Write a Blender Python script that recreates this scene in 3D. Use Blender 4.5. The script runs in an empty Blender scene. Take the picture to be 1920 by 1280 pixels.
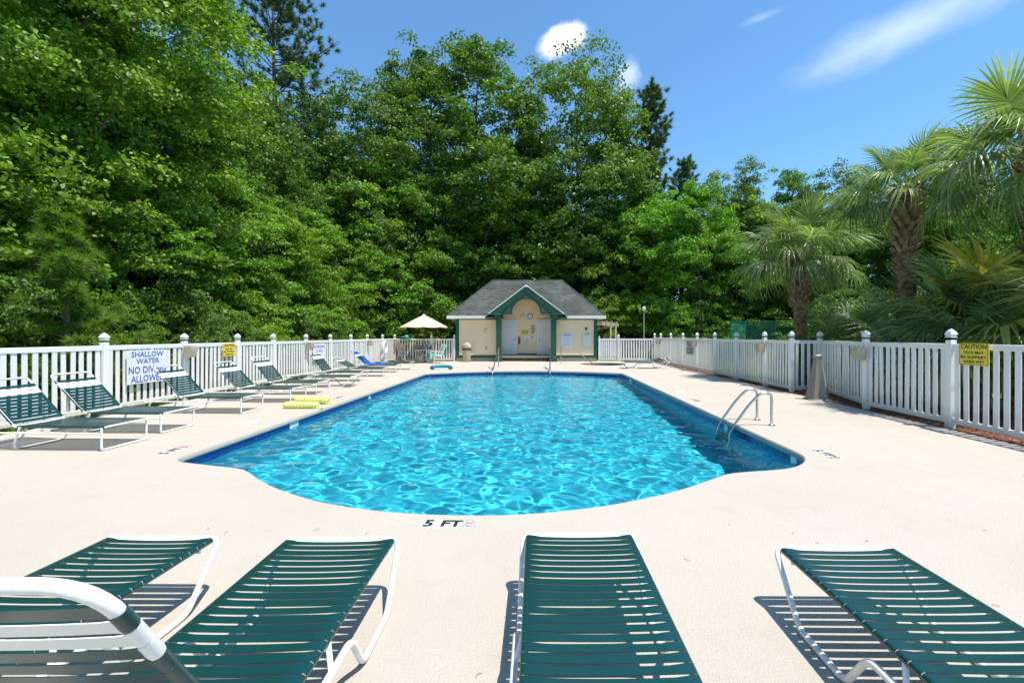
import bpy, math, random
import numpy as np
from mathutils import Vector, Matrix
from mathutils.geometry import tessellate_polygon

SC = bpy.context.scene
COL = SC.collection
R = math.radians
PI = math.pi

# ---------------------------------------------------------------- camera
F = 853.3            # focal length in pixels of the 1920 px wide photograph (a 16 mm lens)
EYE = 1.5            # eye height in metres
cam_data = bpy.data.cameras.new('camera')
cam = bpy.data.objects.new('camera', cam_data); COL.objects.link(cam)
cam.location = (0, 0, EYE); cam.rotation_euler = (R(90), 0, 0)
cam_data.sensor_width = 36; cam_data.lens = F / 1920 * 36
cam_data.shift_x = -(1008 - 960) / 1920
cam_data.shift_y = -(640 - 628) / 1920
cam_data.clip_start = .02; cam_data.clip_end = 3000
SC.camera = cam

# ---------------------------------------------------------------- sun, sky, exposure
SUN_DIR = Vector((.33, -.17, 1.0)).normalized()      # towards the sun
sun_data = bpy.data.lights.new('sun', 'SUN'); sun = bpy.data.objects.new('sun', sun_data); COL.objects.link(sun)
sun_data.energy = 5.0; sun_data.angle = R(.53); sun_data.color = (1, .95, .875)
sun.rotation_euler = (-SUN_DIR).to_track_quat('-Z', 'Y').to_euler()
sun_data.cycles.is_caustics_light = True

world = bpy.data.worlds.new('World'); SC.world = world; world.use_nodes = True
wt = world.node_tree; wn, wl = wt.nodes, wt.links; wn.clear()
sky = wn.new('ShaderNodeTexSky'); sky.sky_type = 'NISHITA'; sky.sun_disc = False
sky.sun_elevation = math.asin(SUN_DIR.z); sky.sun_rotation = math.atan2(SUN_DIR.x, SUN_DIR.y)
sky.air_density = 1.0; sky.dust_density = .3; sky.ozone_density = 2.0; sky.altitude = 50
bg = wn.new('ShaderNodeBackground'); bg.inputs['Strength'].default_value = .15
wo = wn.new('ShaderNodeOutputWorld')
tint = wn.new('ShaderNodeMix'); tint.data_type = 'RGBA'; tint.blend_type = 'MULTIPLY'; tint.inputs[0].default_value = 1
wl.new(sky.outputs[0], tint.inputs[6]); tint.inputs[7].default_value = (.70, 1.0, 1.13, 1)
tc = wn.new('ShaderNodeTexCoord')
base = tint.outputs[2]

def sky_cloud(base, d, half, soft, scale, stretch, amount, rot=0.0, seed=0.0, col=(9.5, 9.6, 9.8, 1)):
    """mix a cloud round the direction d (x, y, z) over the sky colour; half = half sizes in radians"""
    d = Vector(d).normalized()
    m = wn.new('ShaderNodeMapping'); m.vector_type = 'POINT'
    # rotate so that d becomes +Y, then offsets x and z are angles
    az = math.atan2(d.x, d.y); el = math.asin(d.z)
    q = Matrix.Rotation(rot, 3, 'Y') @ Matrix.Rotation(-el, 3, 'X') @ Matrix.Rotation(az, 3, 'Z')
    m.inputs['Rotation'].default_value = q.to_euler()
    wl.new(tc.outputs['Generated'], m.inputs['Vector'])
    m2 = wn.new('ShaderNodeMapping'); m2.inputs['Scale'].default_value = (1 / half[0], 0, 1 / half[1])
    wl.new(m.outputs[0], m2.inputs[0])
    ln = wn.new('ShaderNodeVectorMath'); ln.operation = 'LENGTH'; wl.new(m2.outputs[0], ln.inputs[0])
    nz = wn.new('ShaderNodeTexNoise'); nz.inputs['Scale'].default_value = scale; nz.inputs['Detail'].default_value = 7
    nz.inputs['Roughness'].default_value = .58
    m3 = wn.new('ShaderNodeMapping'); m3.inputs['Scale'].default_value = stretch; m3.inputs['Location'].default_value = (seed, 0, seed)
    wl.new(m.outputs[0], m3.inputs[0]); wl.new(m3.outputs[0], nz.inputs['Vector'])
    a = wn.new('ShaderNodeMath'); a.operation = 'MULTIPLY_ADD'; a.inputs[1].default_value = 2.2; a.inputs[2].default_value = -1.1
    wl.new(nz.outputs['Fac'], a.inputs[0])
    b = wn.new('ShaderNodeMath'); b.operation = 'ADD'; wl.new(a.outputs[0], b.inputs[0]); wl.new(ln.outputs['Value'], b.inputs[1])
    r = wn.new('ShaderNodeMapRange'); r.interpolation_type = 'SMOOTHSTEP'
    r.inputs['From Min'].default_value = 1 + soft; r.inputs['From Max'].default_value = 1 - soft
    wl.new(b.outputs[0], r.inputs['Value'])
    # only on d's side of the sky
    sp = wn.new('ShaderNodeSeparateXYZ'); wl.new(m.outputs[0], sp.inputs[0])
    g = wn.new('ShaderNodeMath'); g.operation = 'GREATER_THAN'; g.inputs[1].default_value = 0; wl.new(sp.outputs['Y'], g.inputs[0])
    f = wn.new('ShaderNodeMath'); f.operation = 'MULTIPLY'; wl.new(r.outputs[0], f.inputs[0]); wl.new(g.outputs[0], f.inputs[1])
    f2 = wn.new('ShaderNodeMath'); f2.operation = 'MULTIPLY'; f2.inputs[1].default_value = amount; wl.new(f.outputs[0], f2.inputs[0])
    mx = wn.new('ShaderNodeMix'); mx.data_type = 'RGBA'
    wl.new(f2.outputs[0], mx.inputs[0]); wl.new(base, mx.inputs[6]); mx.inputs[7].default_value = col
    return mx.outputs[2]

def pixdir(px, py): return ((px - 1008) / F, 1.0, (628 - py) / F)
base = sky_cloud(base, pixdir(1054, 78), (.036, .020), .55, 13, (1, 1, 1.3), .85, rot=.35, seed=4.4)
base = sky_cloud(base, pixdir(1175, 143), (.020, .020), .6, 22, (1, 1, 1), .28, seed=7.7)
base = sky_cloud(base, pixdir(1700, 50), (.095, .024), 1.0, 8, (1, 1, 1.8), .26, rot=.15, seed=1.3)
base = sky_cloud(base, pixdir(1430, 32), (.022, .005), .9, 12, (1, 1, 3), .12, rot=.1, seed=5.2)
wl.new(base, bg.inputs['Color']); wl.new(bg.outputs[0], wo.inputs[0])

vs = SC.view_settings
vs.view_transform = 'Standard'; vs.look = 'None'; vs.exposure = 0.48; vs.gamma = 1; vs.use_curve_mapping = False
cy = SC.cycles
cy.use_denoising = True; cy.max_bounces = 8; cy.diffuse_bounces = 4; cy.glossy_bounces = 3
cy.transmission_bounces = 6; cy.transparent_max_bounces = 12; cy.caustics_refractive = True; cy.caustics_reflective = False
cy.sample_clamp_indirect = 6; cy.blur_glossy = .5

# ---------------------------------------------------------------- helpers
rng = random.Random(7)

def at(px, py, z=0.0):
    """the place of a photograph pixel that lies at height z"""
    Y = F * (EYE - z) / (py - 628)
    return Vector(((px - 1008) * Y / F, Y, z))

def tag(o, label=None, cat=None, group=None, kind=None):
    if label: o['label'] = label
    if cat: o['category'] = cat
    if group: o['group'] = group
    if kind: o['kind'] = kind
    return o

def empty(name, loc=(0, 0, 0), rz=0.0, label=None, cat=None, group=None):
    o = bpy.data.objects.new(name, None); COL.objects.link(o)
    o.empty_display_size = .1
    o.location = loc; o.rotation_euler = (0, 0, rz)
    return tag(o, label, cat, group)

def link(name, me, parent=None, loc=(0, 0, 0), rot=(0, 0, 0), scale=(1, 1, 1)):
    o = bpy.data.objects.new(name, me); COL.objects.link(o)
    o.parent = parent; o.location = loc; o.rotation_euler = rot; o.scale = scale
    return o

def kids(o): return [c for c in COL.objects if c.parent == o]

def copy_tree(o, parent=None):
    c = o.copy(); COL.objects.link(c); c.parent = parent
    for ch in list(o.children): copy_tree(ch, c)
    return c

def fillet(pts, r, n=4, closed=False):
    """round the corners of a polyline"""
    pts = [Vector(p) for p in pts]; out = []
    N = len(pts)
    for i, p in enumerate(pts):
        if not closed and i in (0, N - 1): out.append(p); continue
        a = pts[i - 1] - p; b = pts[(i + 1) % N] - p
        t = min(r, a.length * .49, b.length * .49)
        p0 = p + a.normalized() * t; p1 = p + b.normalized() * t
        for k in range(n + 1):
            s = k / n
            out.append(p0 * (1 - s) ** 2 + p * 2 * s * (1 - s) + p1 * s * s)
    return out

class MB:
    def __init__(self): self.v = []; self.f = []; self.m = []
    def add(self, vs, fs, mi=0):
        b = len(self.v); self.v += [tuple(v) for v in vs]
        self.f += [tuple(b + i for i in f) for f in fs]; self.m += [mi] * len(fs); return self
    def box(self, c, s, rot=None, mi=0, bev=0.0):
        """box centred at c with full sizes s; bev chamfers the vertical (local z) edges and the rims"""
        x, y, z = s[0] / 2, s[1] / 2, s[2] / 2
        if bev <= 0:
            vs = [(-x, -y, -z), (x, -y, -z), (x, y, -z), (-x, y, -z), (-x, -y, z), (x, -y, z), (x, y, z), (-x, y, z)]
            fs = [(3, 2, 1, 0), (4, 5, 6, 7), (0, 1, 5, 4), (1, 2, 6, 5), (2, 3, 7, 6), (3, 0, 4, 7)]
        else:
            b = min(bev, x * .9, y * .9, z * .9); vs = []
            for zz, q in ((-z, b), (-z + b, 0), (z - b, 0), (z, b)):
                X, Y = x - q, y - q; k = b if q == 0 else b * .4
                vs += [(-X + k, -Y, zz), (X - k, -Y, zz), (X, -Y + k, zz), (X, Y - k, zz), (X - k, Y, zz), (-X + k, Y, zz), (-X, Y - k, zz), (-X, -Y + k, zz)]
            fs = [tuple(range(7, -1, -1)), tuple(range(24, 32))]
            for r_ in range(3):
                for k in range(8):
                    a = r_ * 8 + k; b_ = r_ * 8 + (k + 1) % 8
                    fs.append((a, b_, b_ + 8, a + 8))
        c = Vector(c)
        M = rot.to_3x3() if rot is not None else None
        return self.add([(M @ Vector(v) if M else Vector(v)) + c for v in vs], fs, mi)
    def tube(self, pts, r, n=8, closed=False, mi=0, caps=True):
        pts = [Vector(p) for p in pts]; N = len(pts)
        rs = r if isinstance(r, (list, tuple)) else [r] * N
        T = []
        for i in range(N):
            a = pts[i - 1] if (i > 0 or closed) else pts[i]; b = pts[(i + 1) % N] if (i < N - 1 or closed) else pts[i]
            t = (b - a); T.append(t.normalized() if t.length > 1e-9 else Vector((0, 0, 1)))
        up = Vector((0, 0, 1)) if abs(T[0].z) < .9 else Vector((1, 0, 0))
        u = (up - T[0] * up.dot(T[0])).normalized(); vs = []
        for i in range(N):
            u = (u - T[i] * u.dot(T[i])).normalized(); w = T[i].cross(u)
            for k in range(n):
                a = 2 * PI * k / n; vs.append(pts[i] + (u * math.cos(a) + w * math.sin(a)) * rs[i])
        fs = []
        for i in range(N if closed else N - 1):
            j = (i + 1) % N
            for k in range(n):
                l = (k + 1) % n; fs.append((i * n + k, i * n + l, j * n + l, j * n + k))
        if caps and not closed: fs += [tuple(range(n - 1, -1, -1)), tuple((N - 1) * n + k for k in range(n))]
        return self.add(vs, fs, mi)
    def lathe(self, prof, c=(0, 0, 0), n=12, mi=0, rot=None, a0=0.0):
        """profile [(r, z)] round z"""
        c = Vector(c); vs = []; fs = []; M = rot.to_3x3() if rot is not None else Matrix.Identity(3)
        for (r, z) in prof:
            for k in range(n):
                a = a0 + 2 * PI * k / n; vs.append(M @ Vector((r * math.cos(a), r * math.sin(a), z)) + c)
        for i in range(len(prof) - 1):
            for k in range(n):
                l = (k + 1) % n; fs.append((i * n + k, i * n + l, (i + 1) * n + l, (i + 1) * n + k))
        if prof[0][0] > 1e-6: fs.append(tuple(range(n - 1, -1, -1)))
        if prof[-1][0] > 1e-6: fs.append(tuple((len(prof) - 1) * n + k for k in range(n)))
        return self.add(vs, fs, mi)
    def prism(self, poly, a, b, axis='z', mi=0):
        """extrude a 2D polygon (may be concave) between a and b along an axis"""
        n = len(poly)
        def P(p, t): return {'z': (p[0], p[1], t), 'y': (p[0], t, p[1]), 'x': (t, p[0], p[1])}[axis]
        vs = [P(p, a) for p in poly] + [P(p, b) for p in poly]
        tris = tessellate_polygon([[Vector((p[0], p[1], 0)) for p in poly]])
        fs = [tuple(t) for t in tris] + [tuple(i + n for i in reversed(t)) for t in tris]
        fs += [(i, (i + 1) % n, (i + 1) % n + n, i + n) for i in range(n)]
        return self.add(vs, fs, mi)
    def mesh(self, name, mats, angle=38):
        me = bpy.data.meshes.new(name); me.from_pydata(self.v, [], self.f)
        for m in (mats if isinstance(mats, (list, tuple)) else [mats]): me.materials.append(m)
        if any(self.m): me.polygons.foreach_set('material_index', self.m)
        if angle is not None:
            me.shade_smooth(); me.set_sharp_from_angle(angle=R(angle))
        return me
    def build(self, name, mats, parent=None, loc=(0, 0, 0), rot=(0, 0, 0), angle=38, fix=False):
        me = self.mesh(name, mats, angle)
        if fix:
            import bmesh
            bm = bmesh.new(); bm.from_mesh(me); bmesh.ops.recalc_face_normals(bm, faces=bm.faces); bm.to_mesh(me); bm.free()
            me.set_sharp_from_angle(angle=R(angle))
        return link(name, me, parent, loc, rot)

def np_mesh(name, V, Fq, mat, attr=None, smooth=False):
    """mesh from numpy arrays; all faces have the same corner count; attr = per-face float named var"""
    me = bpy.data.meshes.new(name)
    V = np.asarray(V, np.float32); Fq = np.asarray(Fq, np.int32); k = Fq.shape[1]
    me.vertices.add(len(V)); me.vertices.foreach_set('co', V.ravel())
    me.loops.add(Fq.size); me.loops.foreach_set('vertex_index', Fq.ravel())
    me.polygons.add(len(Fq)); me.polygons.foreach_set('loop_start', np.arange(0, Fq.size, k, dtype=np.int32))
    me.update(calc_edges=True)
    if attr is not None:
        a = me.attributes.new('var', 'FLOAT', 'FACE'); a.data.foreach_set('value', np.asarray(attr, np.float32))
    me.materials.append(mat)
    if smooth: me.shade_smooth()
    return me

# ---------------------------------------------------------------- materials
def nodes(name):
    m = bpy.data.materials.new(name); m.use_nodes = True
    nt = m.node_tree; b = nt.nodes['Principled BSDF']
    return m, nt.nodes, nt.links, b

def pbr(name, col, rough=.5, metal=0.0, spec=.5, var=None, col2=None, bump=None, coords='Object', coat=0.0, emit=None, trans=None):
    """plain material: var=(scale, contrast) mixes towards col2 by noise, bump=(scale, strength[, detail])"""
    m, n, l, b = nodes(name)
    b.inputs['Base Color'].default_value = (*col, 1); b.inputs['Roughness'].default_value = rough
    b.inputs['Metallic'].default_value = metal; b.inputs['Specular IOR Level'].default_value = spec
    b.inputs['Coat Weight'].default_value = coat
    t = n.new('ShaderNodeTexCoord'); src = t.outputs[coords]
    if coords == 'World':
        pass
    if var:
        nz = n.new('ShaderNodeTexNoise'); nz.inputs['Scale'].default_value = var[0]; nz.inputs['Detail'].default_value = 5
        l.new(src, nz.inputs['Vector'])
        mr = n.new('ShaderNodeMapRange'); mr.inputs['From Min'].default_value = .5 - .5 / var[1]; mr.inputs['From Max'].default_value = .5 + .5 / var[1]
        l.new(nz.outputs['Fac'], mr.inputs['Value'])
        mx = n.new('ShaderNodeMix'); mx.data_type = 'RGBA'; mx.inputs[6].default_value = (*col, 1)
        mx.inputs[7].default_value = (*(col2 or [c * .75 for c in col]), 1)
        l.new(mr.outputs[0], mx.inputs[0]); l.new(mx.outputs[2], b.inputs['Base Color'])
    if bump:
        nb = n.new('ShaderNodeTexNoise'); nb.inputs['Scale'].default_value = bump[0]; nb.inputs['Detail'].default_value = bump[2] if len(bump) > 2 else 3
        l.new(src, nb.inputs['Vector'])
        bp = n.new('ShaderNodeBump'); bp.inputs['Strength'].default_value = bump[1]; bp.inputs['Distance'].default_value = .01
        l.new(nb.outputs['Fac'], bp.inputs['Height']); l.new(bp.outputs[0], b.inputs['Normal'])
    return m
# ---------------------------------------------------------------- the pool and its deck
def pool_outline():
    near = [(-4.45, 6.2), (-4.45, 5.75), (-4.41, 5.55), (-4.27, 5.41), (-4.05, 5.33), (-3.7, 5.22), (-3.3, 5.08), (-2.92, 4.74), (-2.57, 4.46), (-2.06, 4.14), (-1.62, 3.96),
            (-1.15, 3.84), (-.675, 3.79), (-.21, 3.80), (.21, 3.88), (.65, 4.02), (1.16, 4.27), (1.57, 4.54), (1.9, 4.80), (2.16, 4.96), (2.69, 5.08),
            (2.95, 5.19), (3.16, 5.38), (3.30, 5.6), (3.35, 5.85), (3.35, 6.3)]
    P = [Vector((x, y, 0)) for x, y in near]; out = [P[0]]
    for i in range(len(P) - 1):          # Catmull-Rom through the measured points
        p0 = P[max(i - 1, 0)]; p1 = P[i]; p2 = P[i + 1]; p3 = P[min(i + 2, len(P) - 1)]
        for k in range(1, 4):
            t = k / 3
            out.append(.5 * ((2 * p1) + (p2 - p0) * t + (2 * p0 - 5 * p1 + 4 * p2 - p3) * t * t + (3 * p1 - p0 - 3 * p2 + p3) * t ** 3))
    y = 6.8
    while y < 17.6: out.append(Vector((3.35, y, 0))); y += .6
    out.append(Vector((3.35, 17.9, 0))); out.append(Vector((3.22, 18.15, 0)))
    cx, hw, y0, sag = -.55, 3.65, 18.2, 1.15
    Rr = (hw * hw + sag * sag) / (2 * sag); a = math.asin(hw / Rr)
    for k in range(1, 24):
        t = a - 2 * a * k / 24
        out.append(Vector((cx + Rr * math.sin(t), y0 + sag - Rr + Rr * math.cos(t), 0)))
    out.append(Vector((-4.32, 18.15, 0))); out.append(Vector((-4.45, 17.9, 0)))
    y = 17.4
    while y > 6.5: out.append(Vector((-4.45, y, 0))); y -= .6
    return out
OUT = pool_outline()                      # counter-clockwise seen from above
NO = len(OUT)
def out_normals():
    ns = []
    for i in range(NO):
        t = (OUT[(i + 1) % NO] - OUT[i - 1]).normalized(); ns.append(Vector((-t.y, t.x, 0)))   # towards the water
    return ns
ON = out_normals()
def ring_sweep(mb, prof, mi=0):
    """sweep a profile [(inwards, z)] along the pool edge"""
    vs = []
    for (q, z) in prof:
        for i in range(NO): vs.append((OUT[i].x + ON[i].x * q, OUT[i].y + ON[i].y * q, z))
    fs = []
    for r_ in range(len(prof) - 1):
        for i in range(NO):
            j = (i + 1) % NO; fs.append((r_ * NO + i, (r_ + 1) * NO + i, (r_ + 1) * NO + j, r_ * NO + j))
    mb.add(vs, fs, mi)

# deck material: cream knock-down acrylic coat with a crusty relief, faint stains and joints
def deck_material():
    m, n, l, b = nodes('deck_coat')
    g = n.new('ShaderNodeNewGeometry')
    def noise(s, d=4, r=.5):
        x = n.new('ShaderNodeTexNoise'); x.inputs['Scale'].default_value = s; x.inputs['Detail'].default_value = d; x.inputs['Roughness'].default_value = r
        l.new(g.outputs['Position'], x.inputs['Vector']); return x.outputs['Fac']
    def rng_(v, a, c, lo=0.0, hi=1.0):
        x = n.new('ShaderNodeMapRange'); x.inputs['From Min'].default_value = a; x.inputs['From Max'].default_value = c
        x.inputs['To Min'].default_value = lo; x.inputs['To Max'].default_value = hi
        l.new(v, x.inputs['Value']); return x.outputs[0]
    def mix(f, A, B, mode='MIX'):
        x = n.new('ShaderNodeMix'); x.data_type = 'RGBA'; x.blend_type = mode
        if isinstance(f, float): x.inputs[0].default_value = f
        else: l.new(f, x.inputs[0])
        for s, c in ((6, A), (7, B)):
            if isinstance(c, tuple): x.inputs[s].default_value = (*c, 1)
            else: l.new(c, x.inputs[s])
        return x.outputs[2]
    c = mix(rng_(noise(.55, 6, .6), .35, .65), (.482, .432, .370), (.450, .400, .338))
    c = mix(rng_(noise(3.2, 5, .6), .54, .74, 0, .3), c, (.38, .325, .26))
    c = mix(rng_(noise(75, 4, .6), .58, .72, 0, .40), c, (.38, .32, .255))          # pits of the texture
    v = n.new('ShaderNodeTexVoronoi'); v.inputs['Scale'].default_value = 1.7; l.new(g.outputs['Position'], v.inputs['Vector'])
    c = mix(rng_(v.outputs['Distance'], .022, .012, 0, .6), c, (.16, .13, .10))  # specks of dirt
    l.new(c, b.inputs['Base Color']); b.inputs['Roughness'].default_value = .78; b.inputs['Specular IOR Level'].default_value = .3
    h = n.new('ShaderNodeMath'); h.operation = 'MULTIPLY_ADD'; h.inputs[1].default_value = .6
    l.new(rng_(noise(58, 5, .65), .40, .66), h.inputs[0]); l.new(noise(140, 2), h.inputs[2])
    bp = n.new('ShaderNodeBump'); bp.inputs['Strength'].default_value = .9; bp.inputs['Distance'].default_value = .0045
    l.new(h.outputs[0], bp.inputs['Height']); l.new(bp.outputs[0], b.inputs['Normal'])
    return m
M_DECK = deck_material()
M_TILE = pbr('cobalt_tile', (.012, .060, .300), .12, var=(3, 3), col2=(.010, .042, .21))
M_GROUT = pbr('tile_grout', (.20, .28, .36), .8)
M_WTILE = pbr('white_tile', (.78, .80, .80), .15)
M_BLACK = pbr('black_print', (.02, .02, .025), .5)

XL, XR, YB, YN = -8.05, 6.55, 26.6, -3.0      # the deck's rectangle
SPA = (3.4, 23.6, 1.2)                        # round wading pool by the shed
deck = MB()
outer = [Vector((XL, YN, 0)), Vector((XR, YN, 0)), Vector((XR, YB, 0)), Vector((XL, YB, 0))]
spa = [Vector((SPA[0] + SPA[2] * math.cos(2 * PI * k / 40), SPA[1] + SPA[2] * math.sin(2 * PI * k / 40), 0)) for k in range(40)]
loops = [outer, [p.copy() for p in reversed(OUT)], [p.copy() for p in reversed(spa)]]
flat = [p for lp in loops for p in lp]
tris = tessellate_polygon(loops)
fs = []
for t in tris:
    a, b_, c = (flat[i] for i in t)
    fs.append(tuple(t) if (b_ - a).cross(c - a).z > 0 else tuple(reversed(t)))
deck.add(flat, fs)
ring_sweep(deck, [(0, 0), (.012, -.004), (.02, -.014), (.030, -.040), (.030, -.068), (.020, -.084), (-.03, -.088)])
nd = len(deck.v)
for i in range(4):
    a, b_ = outer[i], outer[(i + 1) % 4]
    deck.add([a, b_, (b_.x, b_.y, -.35), (a.x, a.y, -.35)], [(3, 2, 1, 0)])
dk = deck.build('pool_deck', M_DECK, angle=30); tag(dk, kind='structure')

# shell: waterline wall, plaster walls, sloping floor
def plaster_material():
    m, n, l, b = nodes('pool_plaster')
    g = n.new('ShaderNodeNewGeometry')
    x = n.new('ShaderNodeTexNoise'); x.inputs['Scale'].default_value = 1.3; x.inputs['Detail'].default_value = 5; l.new(g.outputs['Position'], x.inputs['Vector'])
    r = n.new('ShaderNodeMapRange'); r.inputs['From Min'].default_value = .35; r.inputs['From Max'].default_value = .65; l.new(x.outputs['Fac'], r.inputs['Value'])
    mx = n.new('ShaderNodeMix'); mx.data_type = 'RGBA'; mx.inputs[6].default_value = (.055, .56, .72, 1); mx.inputs[7].default_value = (.042, .50, .67, 1)
    l.new(r.outputs[0], mx.inputs[0]); l.new(mx.outputs[2], b.inputs['Base Color']); b.inputs['Roughness'].default_value = .9; b.inputs['Specular IOR Level'].default_value = 0
    return m
M_PLASTER = plaster_material()
WATER = -.172
def floor_z(y): return -1.62 + .55 * min(1, max(0, (y - 8) / 10))
sh = MB()
ring_sweep(sh, [(-.03, -.0885), (0.0, -.0885), (0.0, -.30)], 0)
ring_sweep(sh, [(0.0, -.30), (.004, -.34)], 1)
vs = [(p.x + n_.x * .004, p.y + n_.y * .004, -.34) for p, n_ in zip(OUT, ON)] + [(p.x + n_.x * .06, p.y + n_.y * .06, floor_z(p.y) + .06) for p, n_ in zip(OUT, ON)] + \
     [(p.x + n_.x * .12, p.y + n_.y * .12, floor_z(p.y)) for p, n_ in zip(OUT, ON)]
fs = []
for r_ in range(2):
    for i in range(NO):
        j = (i + 1) % NO; fs.append((r_ * NO + i, (r_ + 1) * NO + i, (r_ + 1) * NO + j, r_ * NO + j))
sh.add(vs, fs, 1)
# floor in strips across the pool, so that its slope holds
ins = [Vector((p.x + n_.x * .12, p.y + n_.y * .12, 0)) for p, n_ in zip(OUT, ON)]
ftri = tessellate_polygon([ins]); ff = []
for t in ftri:
    a, b_, c = (ins[i] for i in t); ff.append(tuple(t) if (b_ - a).cross(c - a).z > 0 else tuple(reversed(t)))
sh.add([(p.x, p.y, floor_z(p.y)) for p in ins], ff, 1)
shell = sh.build('pool_shell', [M_GROUT, M_PLASTER], angle=30); tag(shell, kind='structure')
shell.cycles.is_caustics_receiver = True

# waterline tiles, one object each
tmesh = MB().box((0, 0, 0), (.146, .008, .150), bev=.003).mesh('tile', M_TILE)
wmesh = MB().box((0, 0, 0), (.146, .008, .150), bev=.003).mesh('white_tile', M_WTILE)
def walk(step):
    """points at equal steps along the pool edge, with inward normals"""
    res = []; acc = 0.0
    for i in range(NO):
        a, b_ = OUT[i], OUT[(i + 1) % NO]; L = (b_ - a).length; d = (b_ - a).normalized()
        while acc < L:
            p = a + d * acc; res.append((p, Vector((-d.y, d.x, 0)))); acc += step
        acc -= L
    return res
NT = 0
EDGE = walk(.1525)
MARK = [(3.35, 8.15), (3.35, 16.4), (-4.45, 8.3), (-4.45, 8.45), (-4.45, 12.0), (2.05, 18.7), (-2.9, 18.75), (-3.05, 18.75), (3.35, 5.9)]
for p, n_ in EDGE:
    if p.y < 5.0 and -3.2 < p.x < 2.4: continue          # hidden below the near lip
    white = any((p - Vector((a, b_, 0))).length < .085 for a, b_ in MARK)
    if NT >= 300: break
    o = link('tile', wmesh if white else tmesh, shell, (p.x + n_.x * .002, p.y + n_.y * .002, -.166), (0, 0, math.atan2(-n_.x, n_.y)))
    if white: o['label'] = 'white depth marker tile'
    NT += 1

# water with real ripples
def water_mesh():
    rs = np.random.RandomState(11)
    step = .026
    xs = np.arange(-4.6, 3.5, step); ys = np.arange(3.6, 19.6, step)
    X, Y = np.meshgrid(xs, ys); Z = np.zeros_like(X)
    for k in range(96):
        lam = .15 * (6.2 ** rs.rand()); kk = 2 * PI / lam
        th = rs.rand() * 2 * PI if k % 3 else rs.normal(1.0, .5)
        amp = .00083 * (lam / .5) ** 1.05
        ph = rs.rand() * 2 * PI
        wob = .35 * np.sin(.9 * X + 1.3 * Y * rs.uniform(.4, 1.2) + rs.rand() * 6)
        amp = amp * (1 + .45 * np.sin(.55 * X + rs.rand() * 6) * np.sin(.41 * Y + rs.rand() * 6)); Z += amp * np.sin(kk * (X * math.cos(th) + Y * math.sin(th)) + ph + wob)
    nx, ny = len(xs), len(ys)
    V = np.stack([X.ravel(), Y.ravel(), WATER + Z.ravel()], 1)
    # keep the cells inside the outline
    ox = np.array([p.x for p in OUT]); oy = np.array([p.y for p in OUT])
    inside = np.zeros(nx * ny, bool); px, py = X.ravel(), Y.ravel()
    j = NO - 1
    for i in range(NO):
        c = ((oy[i] > py) != (oy[j] > py)) & (px < (ox[j] - ox[i]) * (py - oy[i]) / (oy[j] - oy[i] + 1e-12) + ox[i])
        inside ^= c; j = i
    I = inside.reshape(ny, nx); G = I.copy()
    for a in (-1, 0, 1):
        for b_ in (-1, 0, 1): G |= np.roll(np.roll(I, a, 0), b_, 1)
    q = G[:-1, :-1] & G[1:, :-1] & G[:-1, 1:] & G[1:, 1:]
    r_, c_ = np.nonzero(q); a = r_ * nx + c_
    Q = np.stack([a, a + 1, a + nx + 1, a + nx], 1)
    used, inv = np.unique(Q, return_inverse=True)
    return V[used], inv.reshape(Q.shape)
m, n, l, b = nodes('water'); n.remove(b)
gl = n.new('ShaderNodeBsdfGlass'); gl.inputs['IOR'].default_value = 1.33; gl.inputs['Roughness'].default_value = 0.0
gl.inputs['Color'].default_value = (.90, .985, 1, 1)
l.new(gl.outputs[0], n['Material Output'].inputs[0]); M_WATER = m
wv, wf = water_mesh()
water = link('pool_water', np_mesh('pool_water', wv, wf, M_WATER, smooth=True)); tag(water, kind='structure')
water.cycles.is_caustics_caster = True
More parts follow.
